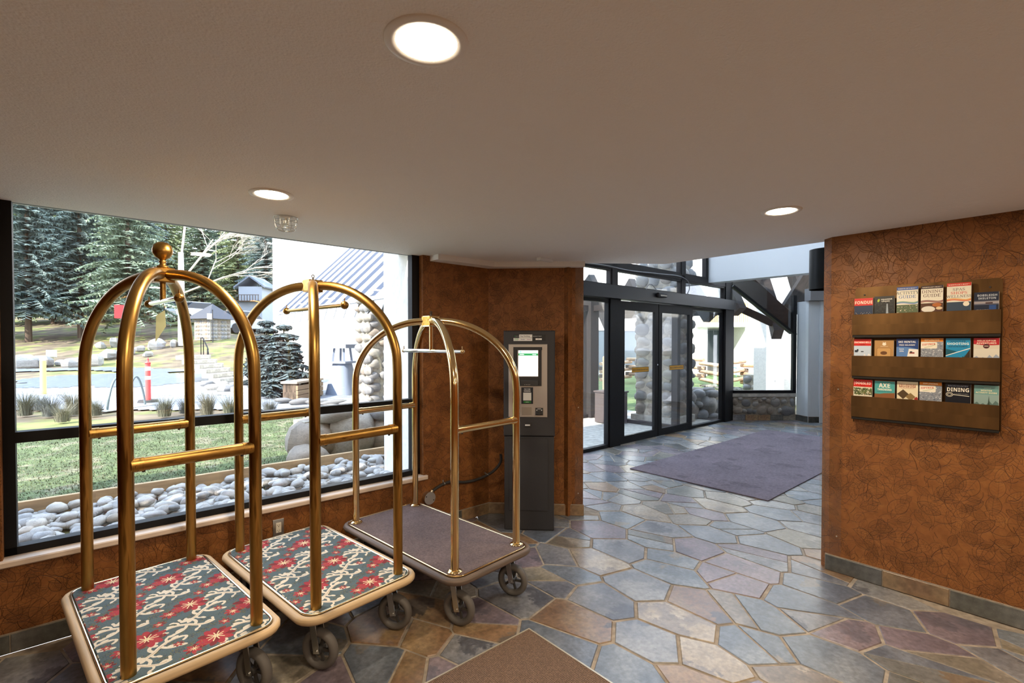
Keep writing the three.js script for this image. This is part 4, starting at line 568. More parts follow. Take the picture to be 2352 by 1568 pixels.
// ---------------------------------------------------------------- door details
{
  const s = canvasTex(256, 48, (c, w, h) => { c.fillStyle = '#d79a18'; c.fillRect(0, 0, w, h); c.strokeStyle = '#3a2c08'; c.lineWidth = 4; c.strokeRect(2, 2, w - 4, h - 4); c.translate(w, 0); c.scale(-1, 1); c.fillStyle = '#2b2006'; c.font = 'bold 21px sans-serif'; c.textAlign = 'center'; c.fillText('CAUTION AUTOMATIC DOOR', w / 2, 32, w - 20); });
  const m = std({ map: s, roughness: 0.5 });
  for (const [x, label] of [[6.8, 'yellow caution sticker on the glass of the left sliding leaf'], [7.92, 'yellow caution sticker on the glass of the right sliding leaf']]) { const o = solo('door_sticker', label, 'sticker', new THREE.PlaneGeometry(0.48, 0.085), m, 'stickers on the sliding door'); o.position.set(x, 1.17, ZD + 0.04); }
  const se = thing('door_sensor', 'small black motion sensor on the door header', 'sensor', [7.22, 2.41, ZD + 0.14]);
  obj('housing', cbx(0.25, 0.07, 0.06, 0.012, 0, 0, 0.03), rubber, se); obj('lens', cbx(0.2, 0.03, 0.01, 0.003, 0, -0.01, 0.062), std({ color: lin(0.03, 0.03, 0.035), roughness: 0.15 }), se);
  solo('transom_cable', 'grey cable bundle strung along the transom bar', 'cable', [tube([[5.3, 2.76, ZD + 0.07], [5.8, 2.77, ZD + 0.09], [6.4, 2.75, ZD + 0.1], [7.2, 2.78, ZD + 0.08], [8.05, 2.79, ZD + 0.08], [8.2, 2.72, ZD + 0.1], [8.24, 2.6, ZD + 0.1], [8.18, 2.5, ZD + 0.09]], 0.008, 60, 6)], std({ color: lin(0.3, 0.3, 0.3), roughness: 0.6 }));
  solo('sensor_cable', 'thin looped cable above the door header', 'cable', tube([[6.86, 2.485, ZD + 0.1], [6.92, 2.56, ZD + 0.1], [7.02, 2.58, ZD + 0.1], [7.12, 2.53, ZD + 0.1], [7.18, 2.485, ZD + 0.1]], 0.006, 30, 6), std({ color: lin(0.25, 0.25, 0.26), roughness: 0.6 }));
}

// ================================================================= OUTDOORS: GROUND
const rot = (x, z) => [x * RGT.x + z * RGT.z, x * FWD.x + z * FWD.z];      // (sideways, distance) of a plan point
function ground(x, z) {
  const [X, D] = rot(x, z), near = lerp(0.3, -0.06, Math.max(sst(3.0, 4.2, x) * sst(-9.4, -7.6, z), sst(6.6, 8.0, x)));
  const hill = D < 14 ? 0 : D < 22 ? (D - 14) * 0.04 : D < 46 ? 0.32 + (D - 22) * 0.17 : 4.4 + (D - 46) * 0.3;
  return near + hill * sst(-0.02, -0.14, X / Math.max(D, 1)) ;
}
function groundMesh(x0, x1, z0, z1, nx, nz, lift, test, wob = 0) {
  const P = [], U = [], I = [], id = {};
  for (let j = 0; j <= nz; j++) for (let i = 0; i <= nx; i++) { const x = lerp(x0, x1, i / nx), z = lerp(z0, z1, j / nz); P.push(x, ground(x, z) + lift + wob * (hash(i, j, 7) - 0.5), z); U.push(x, z); }
  for (let j = 0; j < nz; j++) for (let i = 0; i < nx; i++) { const x = lerp(x0, x1, (i + 0.5) / nx), z = lerp(z0, z1, (j + 0.5) / nz); if (test && !test(x, z, ...rot(x, z))) continue; const a = j * (nx + 1) + i; I.push(a, a + nx + 1, a + 1, a + 1, a + nx + 1, a + nx + 2); }
  const g = new THREE.BufferGeometry(); g.setAttribute('position', new THREE.Float32BufferAttribute(P, 3)); g.setAttribute('uv', new THREE.Float32BufferAttribute(U, 2)); g.setIndex(I); g.computeVertexNormals(); return g;
}
const soil = std({ map: scaled(tex(256, (u, v) => { const k = 0.6 + 0.8 * fbm(u, v, 10, 5, 501), m = sst(0.45, 0.6, fbm(u, v, 5, 4, 507)); const c = mixc([104, 92, 74], [112, 116, 66], m); return [c[0] * k, c[1] * k, c[2] * k]; }), 5), roughness: 1 });
const lawnTex = tex(512, (u, v) => { const n = fbm(u, v, 6, 4, 511), f = fbm(u, v, 90, 2, 517), s = sst(0.5, 0.72, fbm(u, v, 14, 4, 521)); const c = mixc([92, 106, 66], [136, 132, 106], s * 0.85), k = 0.62 + 0.4 * n + 0.5 * (f - 0.35); return [c[0] * k, c[1] * k, c[2] * k]; });
const lawnMat = std({ map: scaled(lawnTex, 2.6), roughness: 1, bumpMap: scaled(fineBump, 0.4), bumpScale: 0.01 });
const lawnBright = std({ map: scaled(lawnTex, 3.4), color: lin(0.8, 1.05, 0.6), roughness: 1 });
const asphalt = std({ map: scaled(tex(256, (u, v) => { const k = 0.85 + 0.3 * fbm(u, v, 40, 3, 531); return [152 * k, 158 * k, 164 * k]; }), 3), roughness: 0.85 });
const wetAsphalt = std({ map: asphalt.map, color: lin(0.6, 0.64, 0.7), roughness: 0.3 });
const paver = std({ map: scaled(tex(512, (u, v) => { const r = Math.floor(v * 16), o = r % 2 ? 0.5 : 0, a = (u * 8 + o) % 1, b = (v * 16) % 1, j = a < 0.03 || b < 0.06 ? 0.72 : 1, k = (0.8 + 0.28 * hash(Math.floor(u * 8 + o) % 8, r, 3) + 0.2 * fbm(u, v, 32, 3, 541)) * j; return [138 * k, 144 * k, 154 * k]; }), 1.6), roughness: 0.85 });
struct('ground', groundMesh(-60, 40, -110, -3.85, 130, 140, -0.03, (x, z) => !(x > 2.9 && x < 8.3 && z > -7.6), 0), soil, 'bare earthy hillside ground outside');
struct('lawn', groundMesh(-12, 3.3, -9.6, -5.08, 30, 12, 0.0, (x, z, X, D) => D < 8.4), lawnMat, 'patchy green lawn outside the window');
struct('paving', groundMesh(-14, 6.2, -24, -6.5, 120, 110, 0.0, (x, z, X, D) => D > 9.5 && D < 12.2), paver, 'grey block paving beyond the lawn');
struct('road', groundMesh(-24, 6.4, -42, -8, 130, 140, 0.004, (x, z, X, D) => D > 12.1 && D < 21.4 + 0.9 * (X + 8)), asphalt, 'pale asphalt drive');
struct('wet_patch', groundMesh(-20, 4, -30, -12, 90, 90, 0.014, (x, z, X, D) => { const u = (X + 13.2) / 3.6, v = (D - 16.3) / 2.6; return u * u + v * v < 0.8 + 0.35 * Math.sin(X * 2.1) * Math.cos(D * 1.7) || (X < -9.2 && Math.abs(D - 19.7 - 0.4 * Math.sin(X)) < 0.7); }), wetAsphalt, 'dark wet patch on the asphalt drive');
struct('lawn_entrance', groundMesh(8.3, 32, -26, -4.9, 30, 30, 0.015, (x, z) => !(x < 9.75 && z > -8)), lawnBright, 'sunlit lawn beyond the entrance');
struct('entrance_path', [bb(4.2, 8.2, -0.2, -0.004, -7.4, -4.72), bb(8.2, 9.8, -0.2, -0.02, -9, -4.76)], concrete, 'concrete floor of the porch');
{ // grass blades on the lawn, and pebbles between wall and timber edging
  const blade = new THREE.BufferGeometry(); blade.setAttribute('position', new THREE.Float32BufferAttribute([-0.003, 0, 0, 0.003, 0, 0, 0.003, 0.017, 0.004], 3)); blade.setAttribute('normal', new THREE.Float32BufferAttribute([0, 0.9, 0.4, 0, 0.9, 0.4, 0, 0.9, 0.4], 3));
  const N = 42000, m = new THREE.InstancedMesh(blade, std({ color: 0xffffff, roughness: 0.9, side: THREE.DoubleSide }), N); m.name = 'grass_blades'; m.userData = { kind: 'stuff', label: 'short grass blades of the lawn' };
  const M = new THREE.Matrix4(), q = new THREE.Quaternion(), e = new THREE.Euler(), c = new THREE.Color();
  for (let i = 0; i < N; i++) { const z = -5.1 - 4.2 * Math.pow(rnd(), 1.6), x = rr(-1.9, 3.2); const s = rr(0.6, 1.6); e.set(rr(-0.7, 0.7), rnd() * 6.3, rr(-0.7, 0.7)); M.compose(V(x, ground(x, z) - 0.002, z), q.setFromEuler(e), V(s, s, s)); m.setMatrixAt(i, M); const dry = sst(0.4, 0.62, fbm(x / 2.6, z / 2.6, 14, 3, 521) + rr(-0.15, 0.15)); c.setRGB(lerp(0.09, 0.24, dry), lerp(0.125, 0.23, dry), lerp(0.05, 0.155, dry)); m.setColorAt(i, c); }
  scene.add(m);
  const bed = structGroup('pebble_bed', 'strip of rounded grey river pebbles under the window');
  obj('bed', bb(-1.2, 3.0, 0.2, 0.29, -5.06, -3.8), soil, bed);
  const geos = [0, 1, 2, 3, 4].map((k) => stoneGeo(k * 2.1 + 0.4, 0.62, 8, 5, 0.12)), pm = [[1.25, 1.28, 1.32], [1.05, 1.1, 1.18], [1.4, 1.4, 1.38], [1.2, 1.12, 1.04], [0.85, 0.9, 0.98]].map((c) => std({ color: lin(...c), roughness: 0.75, map: cobbleTex }));
  const list = []; for (let z = -5.0; z < -3.86; z += 0.082) for (let x = -0.85; x < 2.95; x += 0.092) list.push([x + rr(-0.035, 0.035), z + rr(-0.03, 0.03)]);
  for (let i = 0; i < 260; i++) list.push([rr(-0.8, 2.9), rr(-5.0, -3.9), 0.05]);
  list.sort((a, b) => a[1] - b[1]);
  const vis = list.filter((p) => { const [X, D] = rot(p[0], p[1]), px = 1176 + X / D * FOC; return p[1] < -4.18 && px > 30 && px < 890; }), big = new Set(vis.filter((_, i) => i % Math.ceil(vis.length / 300) === 0 || vis.length <= 300).slice(0, 300));
  const rest = [];
  for (const p of list) {
    const k = Math.floor(rnd() * 5), s = rr(0.036, 0.062), o = big.has(p) ? obj('pebble', geos[k], pm[Math.floor(rnd() * 5)], bed) : new THREE.Mesh(geos[k]);
    o.position.set(p[0], 0.31 + (p[2] ?? 0) + rr(0, 0.014), p[1]); o.scale.set(s * rr(1, 1.5), s, s); o.rotation.set(rr(-0.25, 0.25), rnd() * 6.3, rr(-0.25, 0.25));
    if (!big.has(p)) { o.updateMatrix(); rest.push(geos[k].clone().applyMatrix4(o.matrix)); }
  }
  const r = obj('more_pebbles', rest, pm[0], bed); r.userData.kind = 'stuff';
  struct('trim_9', cbx(4.3, 0.15, 0.04, 0.004, 1.0, 0.355, -5.075), std({ map: tex(256, (u, v) => { const k = 0.8 + 0.4 * fbm(u * 0.15, v, 32, 4, 561); return [186 * k, 158 * k, 122 * k]; }), roughness: 0.85 }), 'timber edging board between pebbles and lawn');
}

// ================================================================= OUTDOORS: LEFT VIEW
const boulderMat = [std({ map: cobbleTex, color: lin(1.2, 1.22, 1.26), roughness: 0.9, flatShading: true }), std({ map: cobbleTex, color: lin(0.95, 0.97, 1.0), roughness: 0.9, flatShading: true })];
const onG = (px, D) => { const [x, z] = gp(px, D); return [x, ground(x, z), z]; };
[[44, 20.4, 0.5], [100, 21.2, 0.44], [140, 21.8, 0.22], [166, 21.0, 0.36], [214, 21.8, 0.46], [250, 23.4, 0.4], [288, 24.4, 0.42], [264, 26.8, 0.4], [230, 26.2, 0.3], [322, 25.4, 0.28], [360, 26.2, 0.48], [398, 26.8, 0.3], [338, 24.0, 0.22]].forEach(([px, D, s, f], i) => {
  const p = onG(px, D), o = solo('boulder', 'pale grey boulder edging the far side of the drive', 'boulder', stoneGeo(i * 2.7, 0.72, 7, 5, 0.24), boulderMat[i % 2], 'boulders along the drive'); o.position.set(p[0], p[1] + s * 0.4, p[2]); o.scale.set(s * 0.95, s * 1.05, s * 0.7); o.rotation.y = 0.7 + 0.5 * Math.sin(i * 1.9);
});
for (const [px, D, h, label] of [[98, 12.35, 0.86, 'yellow steel bollard at the edge of the drive, standing alone'], [273, 12.9, 0.86, 'yellow steel bollard behind the bicycle rack']]) {
  const p = onG(px, D), t = thing('bollard', label, 'bollard', p); obj('post', cyl(0.062, 0.062, h, 0, 0, 0, 20), std({ color: lin(0.78, 0.66, 0.18), roughness: 0.6 }), t); obj('cap', lathe([[0, 0.02], [0.05, 0.012], [0.063, 0]], 20).translate(0, h, 0), std({ color: lin(0.76, 0.66, 0.24), roughness: 0.6 }), t); obj('base_flange', cyl(0.09, 0.09, 0.012, 0, 0, 0, 20), std({ color: lin(0.3, 0.27, 0.2), roughness: 0.8 }), t);
}
{
  const t = thing('delineator_post', 'red traffic delineator post with two white reflective bands', 'traffic post', onG(339, 10.7)), red = std({ color: lin(0.85, 0.09, 0.08), roughness: 0.5 }), wh = std({ color: lin(0.75, 0.77, 0.8), roughness: 0.4 });
  obj('post', cyl(0.052, 0.05, 0.82, 0, 0.03, 0, 20), red, t); obj('base', cyl(0.2, 0.18, 0.05, 0, 0, 0, 24), rubber, t); obj('reflective_band', cyl(0.0525, 0.052, 0.09, 0, 0.7, 0, 20), wh, t); obj('reflective_band', cyl(0.0525, 0.052, 0.08, 0, 0.5, 0, 20), wh, t);
  obj('handle', lathe([[0, 0], [0.056, 0], [0.056, 0.03], [0.026, 0.05], [0.016, 0.08], [0.024, 0.1], [0.014, 0.13], [0, 0.14]], 16).translate(0, 0.85, 0), red, t);
  const b = thing('bicycle_rack', 'bent steel hoop bicycle rack beyond the lawn', 'bicycle rack', onG(290, 9.7), 0.74), pts = [];
  for (let k = 0; k <= 32; k++) { const u = k / 32, a = u * Math.PI * 4.0; pts.push([lerp(-0.42, 0.42, u), 0.02 + 0.6 * Math.pow(Math.abs(Math.sin(a / 2)), 0.75), 0]); }
  obj('hoops', tube(pts, 0.02, 160, 8), std({ color: lin(0.2, 0.25, 0.26), roughness: 0.4, metalness: 0.6 }), b); obj('foot_plate', bx(1.1, 0.012, 0.24, 0, 0.006, 0), concrete, b);
  const u = thing('utility_box', 'small white utility housing on a stub among the boulders', 'utility box', onG(118, 22.3)); obj('housing', cbx(0.36, 0.32, 0.3, 0.04, 0, 0.46, 0), whitePaint, u); obj('stub', cyl(0.08, 0.08, 0.34, 0, 0, 0, 12), concrete, u);
}
{ // ornamental grass clumps along the far edge of the lawn
  const clump = (n, h) => { const P = [], N = []; for (let i = 0; i < n; i++) { const a = rnd() * 6.3, r0 = rnd() * 0.1, l = h * rr(0.6, 1.15), b = rr(0.2, 0.6), ca = Math.cos(a), sa = Math.sin(a), w = 0.0035; for (let k = 0; k < 2; k++) { const t0 = k / 2, t1 = (k + 1) / 2, f = (t) => [ca * (r0 + b * l * t * t), l * (t - 0.42 * b * t * t), sa * (r0 + b * l * t * t)], A = f(t0), B = f(t1), w0 = w * (1 - t0), w1 = w * (1 - t1) + 0.001; P.push(A[0] - sa * w0, A[1], A[2] + ca * w0, A[0] + sa * w0, A[1], A[2] - ca * w0, B[0], B[1], B[2], B[0] - sa * w1, B[1], B[2] + ca * w1, A[0] - sa * w0, A[1], A[2] + ca * w0, B[0] + sa * w1, B[1], B[2] - ca * w1); } } const g = new THREE.BufferGeometry(); g.setAttribute('position', new THREE.Float32BufferAttribute(P, 3)); g.computeVertexNormals(); return g; };
  const gs = [clump(520, 0.5), clump(460, 0.42), clump(380, 0.34)], gm = [lin(0.16, 0.165, 0.12), lin(0.14, 0.15, 0.14), lin(0.21, 0.2, 0.15)].map((c) => std({ color: c, roughness: 0.9, side: THREE.DoubleSide }));
  [[56, 8.7, 0], [112, 8.6, 1], [166, 8.8, 0], [216, 8.7, 2], [88, 9.4, 2], [142, 8.0, 2], [376, 8.6, 1], [424, 9.0, 2], [474, 8.7, 0], [526, 8.6, 1], [618, 8.8, 2]].forEach(([px, D, k], i) => { const p = onG(px, D), o = thing('sedge_clump', 'tufted clump of dry sedge at the far edge of the lawn', 'sedge', p, i * 1.7, 'sedge clumps beyond the lawn'); const m = obj('blades', gs[k], gm[i % 3], o); });
}

// conifers
const needle = std({ vertexColors: true, roughness: 0.95, side: THREE.DoubleSide });
function crownGeo(H, R, tiers, per, sparse, tone, fine = 22) {
  const P = [], Cc = [];
  const tri = (a, b, c, k) => { P.push(...a, ...b, ...c); const r = tone[0] * k, g = tone[1] * k, bl = tone[2] * k; for (let i = 0; i < 3; i++) Cc.push(r, g, bl); };
  for (let i = 0; i < tiers; i++) {
    const t = i / tiers, y = H * (0.07 + 0.93 * t) + rr(-0.1, 0.1), rad = R * Math.pow(1 - t, 0.8) * rr(0.8, 1.1) + 0.12;
    for (let j = 0; j < per; j++) {
      if (rnd() < sparse) continue;
      const a = (j + rnd()) / per * 6.283, L = rad * rr(0.65, 1.15), ca = Math.cos(a), sa = Math.sin(a), droop = rr(0.12, 0.4);
      for (let k = 0; k < fine; k++) {
        const s = (k + 0.6 + rr(-0.3, 0.3)) / fine, r = L * s, yy = y - droop * L * s * s + 0.05 * L * s, w = (L * 0.3 + 0.12) * (1.15 - s * 0.6) * 9 / fine * 1.25, side = k % 2 ? 1 : -1, tw = rr(0.6, 1.4) * w, hang = rr(0.1, 0.5) * w;
        const x0 = ca * r, z0 = sa * r, b = rr(0.55, 1.3);
        tri([x0 - ca * w * 0.25, yy + 0.02, z0 - sa * w * 0.25], [x0 + ca * w * 0.45, yy - 0.02, z0 + sa * w * 0.45], [x0 + ca * w * 0.5 - sa * tw * side, yy - hang, z0 + sa * w * 0.5 + ca * tw * side], b);
        tri([x0, yy, z0], [x0 + ca * w * 0.7, yy - 0.05 * w, z0 + sa * w * 0.7], [x0 + ca * w * 0.25 + rr(-0.2, 0.2) * w, yy - hang * 1.8, z0 + sa * w * 0.25 + rr(-0.2, 0.2) * w], b * 0.85);
      }
    }
  }
  const g = new THREE.BufferGeometry(); g.setAttribute('position', new THREE.Float32BufferAttribute(P, 3)); g.setAttribute('color', new THREE.Float32BufferAttribute(Cc, 3)); g.computeVertexNormals(); return g;
}
const bark = std({ map: scaled(tex(256, (u, v) => { const k = 0.5 + 0.9 * fbm(u, v * 0.25, 24, 4, 581); return [92 * k, 78 * k, 66 * k]; }), 1), roughness: 1 });
{
  const tones = [[0.2, 0.27, 0.25], [0.23, 0.3, 0.21], [0.32, 0.38, 0.2]];
  const crowns = [crownGeo(15, 2.5, 52, 12, 0.04, tones[0]), crownGeo(13, 2.3, 48, 12, 0.06, tones[1]), crownGeo(16, 2.6, 54, 12, 0.1, tones[0]), crownGeo(14, 2.4, 48, 11, 0.15, tones[2])], Hs = [15, 13, 16, 14];
  const trunks = Hs.map((h) => cyl(0.17, 0.03, h * 0.95, 0, 0, 0, 8));
  const spots = [[-70, 29, 2], [66, 28.5, 0], [186, 30, 2], [296, 29.2, 1], [12, 36, 3], [124, 37, 0], [236, 37.5, 3], [338, 38.5, 2], [-60, 45, 0], [60, 46, 2], [172, 47, 3], [284, 47, 0], [384, 48, 3], [466, 49, 1], [548, 48, 3], [612, 45.5, 0], [20, 56, 0], [130, 57, 3], [240, 58, 2], [340, 59, 0], [424, 59, 3], [508, 60, 2], [590, 60, 3]];
  spots.forEach(([px, D, k], i) => {
    const p = onG(px, D), t = thing('conifer_tree', D < 34 ? 'tall drooping dark conifer standing just behind the boulders' : 'tall conifer on the upper hillside behind the front trees', 'tree', [p[0], p[1] - 0.1, p[2]], i * 2.3, D < 34 ? 'front row of conifers' : 'conifers on the hillside'), s = rr(0.9, 1.2);
    const c = obj('crown', crowns[k], needle, t); c.position.y = D < 34 ? 0.7 : 0.2; c.scale.set(s, s, s); const b = obj('trunk', trunks[k], bark, t); b.scale.set(1, s, 1);
  });
  const blue = crownGeo(1.75, 0.62, 30, 12, 0.02, [0.1, 0.13, 0.13], 12), blue2 = crownGeo(2.0, 0.6, 34, 12, 0.02, [0.07, 0.095, 0.095], 12);
  for (const [px, D, g, label] of [[652, 11.9, blue, 'small blue spruce in front of the white building'], [612, 14.2, blue2, 'dense dark young spruce beside the small blue spruce']]) { const p = onG(px, D), t = thing('young_spruce', label, 'tree', p); obj('crown', g, needle, t); obj('trunk', cyl(0.04, 0.012, 1.7, 0, 0, 0, 8), bark, t); }
}
{ // bare pale-barked tree
  const p = onG(418, 27), t = thing('bare_tree', 'leafless pale-barked tree in front of the conifers', 'tree', p), G = [];
  const grow = (a, d, L, r, n) => { const b = a.clone().addScaledVector(d, L); G.push(rod(a.toArray(), b.toArray(), r, 5)); if (n === 0) return; const kids = n > 3 ? 3 : 3; for (let k = 0; k < kids; k++) { const q = d.clone().add(V(rr(-0.7, 1.0), rr(-0.35, 0.35), rr(-0.8, 0.8))).normalize(); grow(a.clone().lerp(b, rr(0.55, 1)), q, L * rr(0.62, 0.8), r * 0.58, n - 1); } };
  const white = std({ color: lin(0.62, 0.58, 0.52), roughness: 0.9 });
  obj('trunk', cyl(0.2, 0.13, 5.2, 0, 0, 0, 10), white, t); grow(V(0, 3.6, 0), V(0.5, 0.8, 0.3).normalize(), 2.2, 0.055, 6); grow(V(0, 4.8, 0), V(0.1, 1, 0.05).normalize(), 2.2, 0.06, 6); grow(V(0, 2.9, 0), V(0.8, 0.42, 0.4).normalize(), 2.4, 0.05, 6);
  obj('branches', G, std({ color: lin(0.52, 0.46, 0.38), roughness: 0.9 }), t);
}
{ // little stone hut, handrail and steps, cars, banner, sign house
  const h = thing('stone_hut', 'small stone hut with a pyramid shingle roof on the hillside', 'hut', onG(489, 29.5), 0.5);
  obj('walls', bx(1.35, 1.3, 1.35, 0, 0.55, 0), mortar, h); for (let i = 0; i < 60; i++) { const f = i % 2, o = obj('stone', stoneGeo(i, 1, 6, 4, 0.15), cobbleMat[i % 3], h), u = ((i >> 1) % 6 - 2.5) * 0.21, y = 0.08 + Math.floor((i >> 1) / 6) * 0.23; o.scale.set(0.12, 0.1, 0.05); o.position.set(f ? u : -0.675, y, f ? 0.675 : u); if (!f) o.rotation.y = Math.PI / 2; }
  obj('roof', new THREE.ConeGeometry(1.4, 0.95, 4).rotateY(Math.PI / 4).translate(0, 1.65, 0), std({ color: lin(0.07, 0.075, 0.09), roughness: 0.9, flatShading: true }), h);
  const lp = thing('lamp_post', 'thin dark lamp post in front of the stone hut', 'lamp post', onG(489, 28.2)); obj('pole', cyl(0.025, 0.025, 1.9, 0, 0, 0, 8), rubber, lp); obj('sign', bx(0.24, 0.34, 0.02, -0.16, 1.5, 0), whitePaint, lp);
  const st = thing('garden_steps', 'grey stone steps climbing beside the boulders', 'steps', onG(520, 15.6), 0.72);
  for (let k = 0; k < 6; k++) obj('step', cbx(1.1, 0.14, 0.4, 0.015, k * 0.12, 0.07 + k * 0.14, -k * 0.34), concrete, st);
  const rl = thing('handrail', 'dark metal handrail along the stone steps', 'handrail', onG(478, 17.4), 0.72);
  obj('top_rail', tube([[-0.1, 0.72, 0.1], [0, 0.86, 0], [0.7, 0.98, -0.6], [1.3, 1.35, -1.3], [2.3, 1.4, -2.2]], 0.022, 40, 6), blackMetal, rl); for (const [x, y, z] of [[0, 0.86, 0], [0.62, 0.97, -0.55], [1.25, 1.33, -1.25], [2.0, 1.4, -2.0]]) obj('post', cyl(0.018, 0.018, y, x, 0, z, 6), blackMetal, rl);
  [[492, 13.6, 0.34], [524, 13.2, 0.34], [556, 12.8, 0.34], [588, 12.6, 0.36], [474, 14.6, 0.3], [508, 14.4, 0.28], [572, 14.6, 0.4], [540, 14.0, 0.3]].forEach(([px, D, s], i) => { const p = onG(px, D), o = solo('rockery_stone', 'rough grey rockery stone at the foot of the steps', 'stone', stoneGeo(i * 3.1 + 1, 0.6, 8, 6, 0.2), cobbleMat[[0, 1, 4][i % 3]], 'rockery stones by the steps'); o.position.set(p[0], p[1] + s * 0.18, p[2]); o.scale.set(s * 0.85, s * 0.6, s * 0.6); o.rotation.y = i; });
  const car = (px, D, turn, col, label) => {
    const t = thing('parked_car', label, 'car', onG(px, D), turn), s = new THREE.Shape([[-2.2, 0.35], [-2.25, 0.75], [-1.9, 0.95], [-1.1, 1.0], [1.0, 0.98], [2.0, 0.85], [2.25, 0.65], [2.2, 0.35]].map((q) => new THREE.Vector2(...q))), r = new THREE.Shape([[-1.5, 0.98], [-0.9, 1.45], [0.5, 1.48], [1.2, 0.98]].map((q) => new THREE.Vector2(...q))), o = { bevelEnabled: true, bevelSize: 0.05, bevelThickness: 0.05, bevelSegments: 1 };
    const paint = std({ color: col, roughness: 0.3, metalness: 0.3 });
    obj('body', new THREE.ExtrudeGeometry(s, { depth: 1.6, ...o }).translate(0, 0, -0.8), paint, t); obj('cabin', new THREE.ExtrudeGeometry(r, { depth: 1.4, ...o }).translate(0, 0, -0.7), std({ color: lin(0.03, 0.035, 0.04), roughness: 0.1 }), t); obj('roof', bx(1.5, 0.05, 1.4, -0.2, 1.53, 0), paint, t);
    for (const x of [-1.4, 1.4]) for (const z of [-0.78, 0.78]) obj('wheel', new THREE.CylinderGeometry(0.33, 0.33, 0.22, 16).rotateX(Math.PI / 2).translate(x, 0.33, z), rubber, t);
  };
  car(455, 37, 0.5, lin(0.75, 0.76, 0.78), 'white parked car on the hillside road left of the stone hut'); car(556, 34, 0.6, lin(0.45, 0.48, 0.52), 'silver parked car on the hillside road right of the stone hut'); car(376, 42.5, 0.6, lin(0.08, 0.09, 0.1), 'dark parked car between the tree trunks');
  const bn = thing('red_banner', 'red banner hanging beside a tree trunk', 'banner', onG(292, 25.5)); obj('pole', cyl(0.03, 0.03, 2.6, 0, 0, 0, 8), rubber, bn); obj('cloth', bx(0.5, 0.7, 0.012, -0.28, 2.05, 0).rotateY(0.3), std({ color: lin(0.85, 0.06, 0.06), roughness: 0.8 }), bn);
  const ch = thing('far_chalet', 'distant grey chalet with a balcony and gabled roof among the trees', 'house', onG(592, 40), -0.7); ch.scale.setScalar(0.55);
  obj('walls', bx(3.4, 5.2, 4, 0, 2.6, 0), std({ color: lin(0.4, 0.42, 0.46), roughness: 0.9 }), ch); obj('roof', [bx(2.9, 0.2, 4.6, -1.1, 5.9, 0).rotateZ(0), bx(2.9, 0.2, 4.6, 0, 0, 0).rotateZ(0.62).translate(-1.1, 5.9, 0), bx(2.9, 0.2, 4.6, 0, 0, 0).rotateZ(-0.62).translate(1.1, 5.9, 0)].slice(1), std({ color: lin(0.2, 0.22, 0.26), roughness: 0.9 }), ch);
  obj('balcony', [bx(3.4, 0.15, 1, 0, 3.0, 2.4), bx(3.4, 0.08, 0.08, 0, 3.9, 2.88)], bark, ch); for (let k = 0; k < 9; k++) obj('baluster', bx(0.07, 0.9, 0.07, -1.6 + k * 0.4, 3.5, 2.88), bark, ch);
}
{ // white building with a striped sloping canopy
  const b = thing('canopy_building', 'white stucco building with a sloping striped canopy', 'building', [6.72, 0.3, -16.5]);
  obj('wall', bx(0.4, 9, 18.6, 0.2, 4.5, 0), stucco, b); for (const y of [2.5, 5.2]) obj('panel_joint', bx(0.01, 0.02, 18.6, -0.003, y, 0), std({ color: lin(0.42, 0.44, 0.47), roughness: 0.9 }), b);
  for (const z of [-4.5, 0, 4.5]) obj('panel_joint', bx(0.01, 9, 0.02, -0.003, 4.5, z), std({ color: lin(0.42, 0.44, 0.47), roughness: 0.9 }), b);
  const c = thing('striped_canopy', 'sloping blue and white striped canopy with a zigzag hem', 'canopy', [4.21, 2.52, -15.67]);
  const wS = std({ color: lin(0.86, 0.86, 0.84), roughness: 0.7, side: THREE.DoubleSide }), bS = std({ color: lin(0.018, 0.028, 0.055), roughness: 0.7, side: THREE.DoubleSide }), n = 24, sw = 8.4 / n;
  for (let k = 0; k < n; k++) obj('stripe', bx(3.4, 0.02, sw, 1.7, 0, 0).rotateZ(0.785).translate(0, 0, sw * (k + 0.5)), k % 2 ? wS : bS, c);
  for (let k = 0; k < 14; k++) { const s = new THREE.Shape([[0, 0], [0.6, 0], [0.3, -0.36]].map((q) => new THREE.Vector2(...q))); obj('hem_point', new THREE.ExtrudeGeometry(s, { depth: 0.012, bevelEnabled: false }).rotateY(-Math.PI / 2).translate(0, 0, k * 0.6), std({ color: lin(0.3, 0.33, 0.38), roughness: 0.8 }), c); }
  obj('front_rail', bx(0.06, 0.08, 8.4, 0, -0.02, 4.2), std({ color: lin(0.55, 0.57, 0.6), roughness: 0.5, metalness: 0.5 }), c);
}
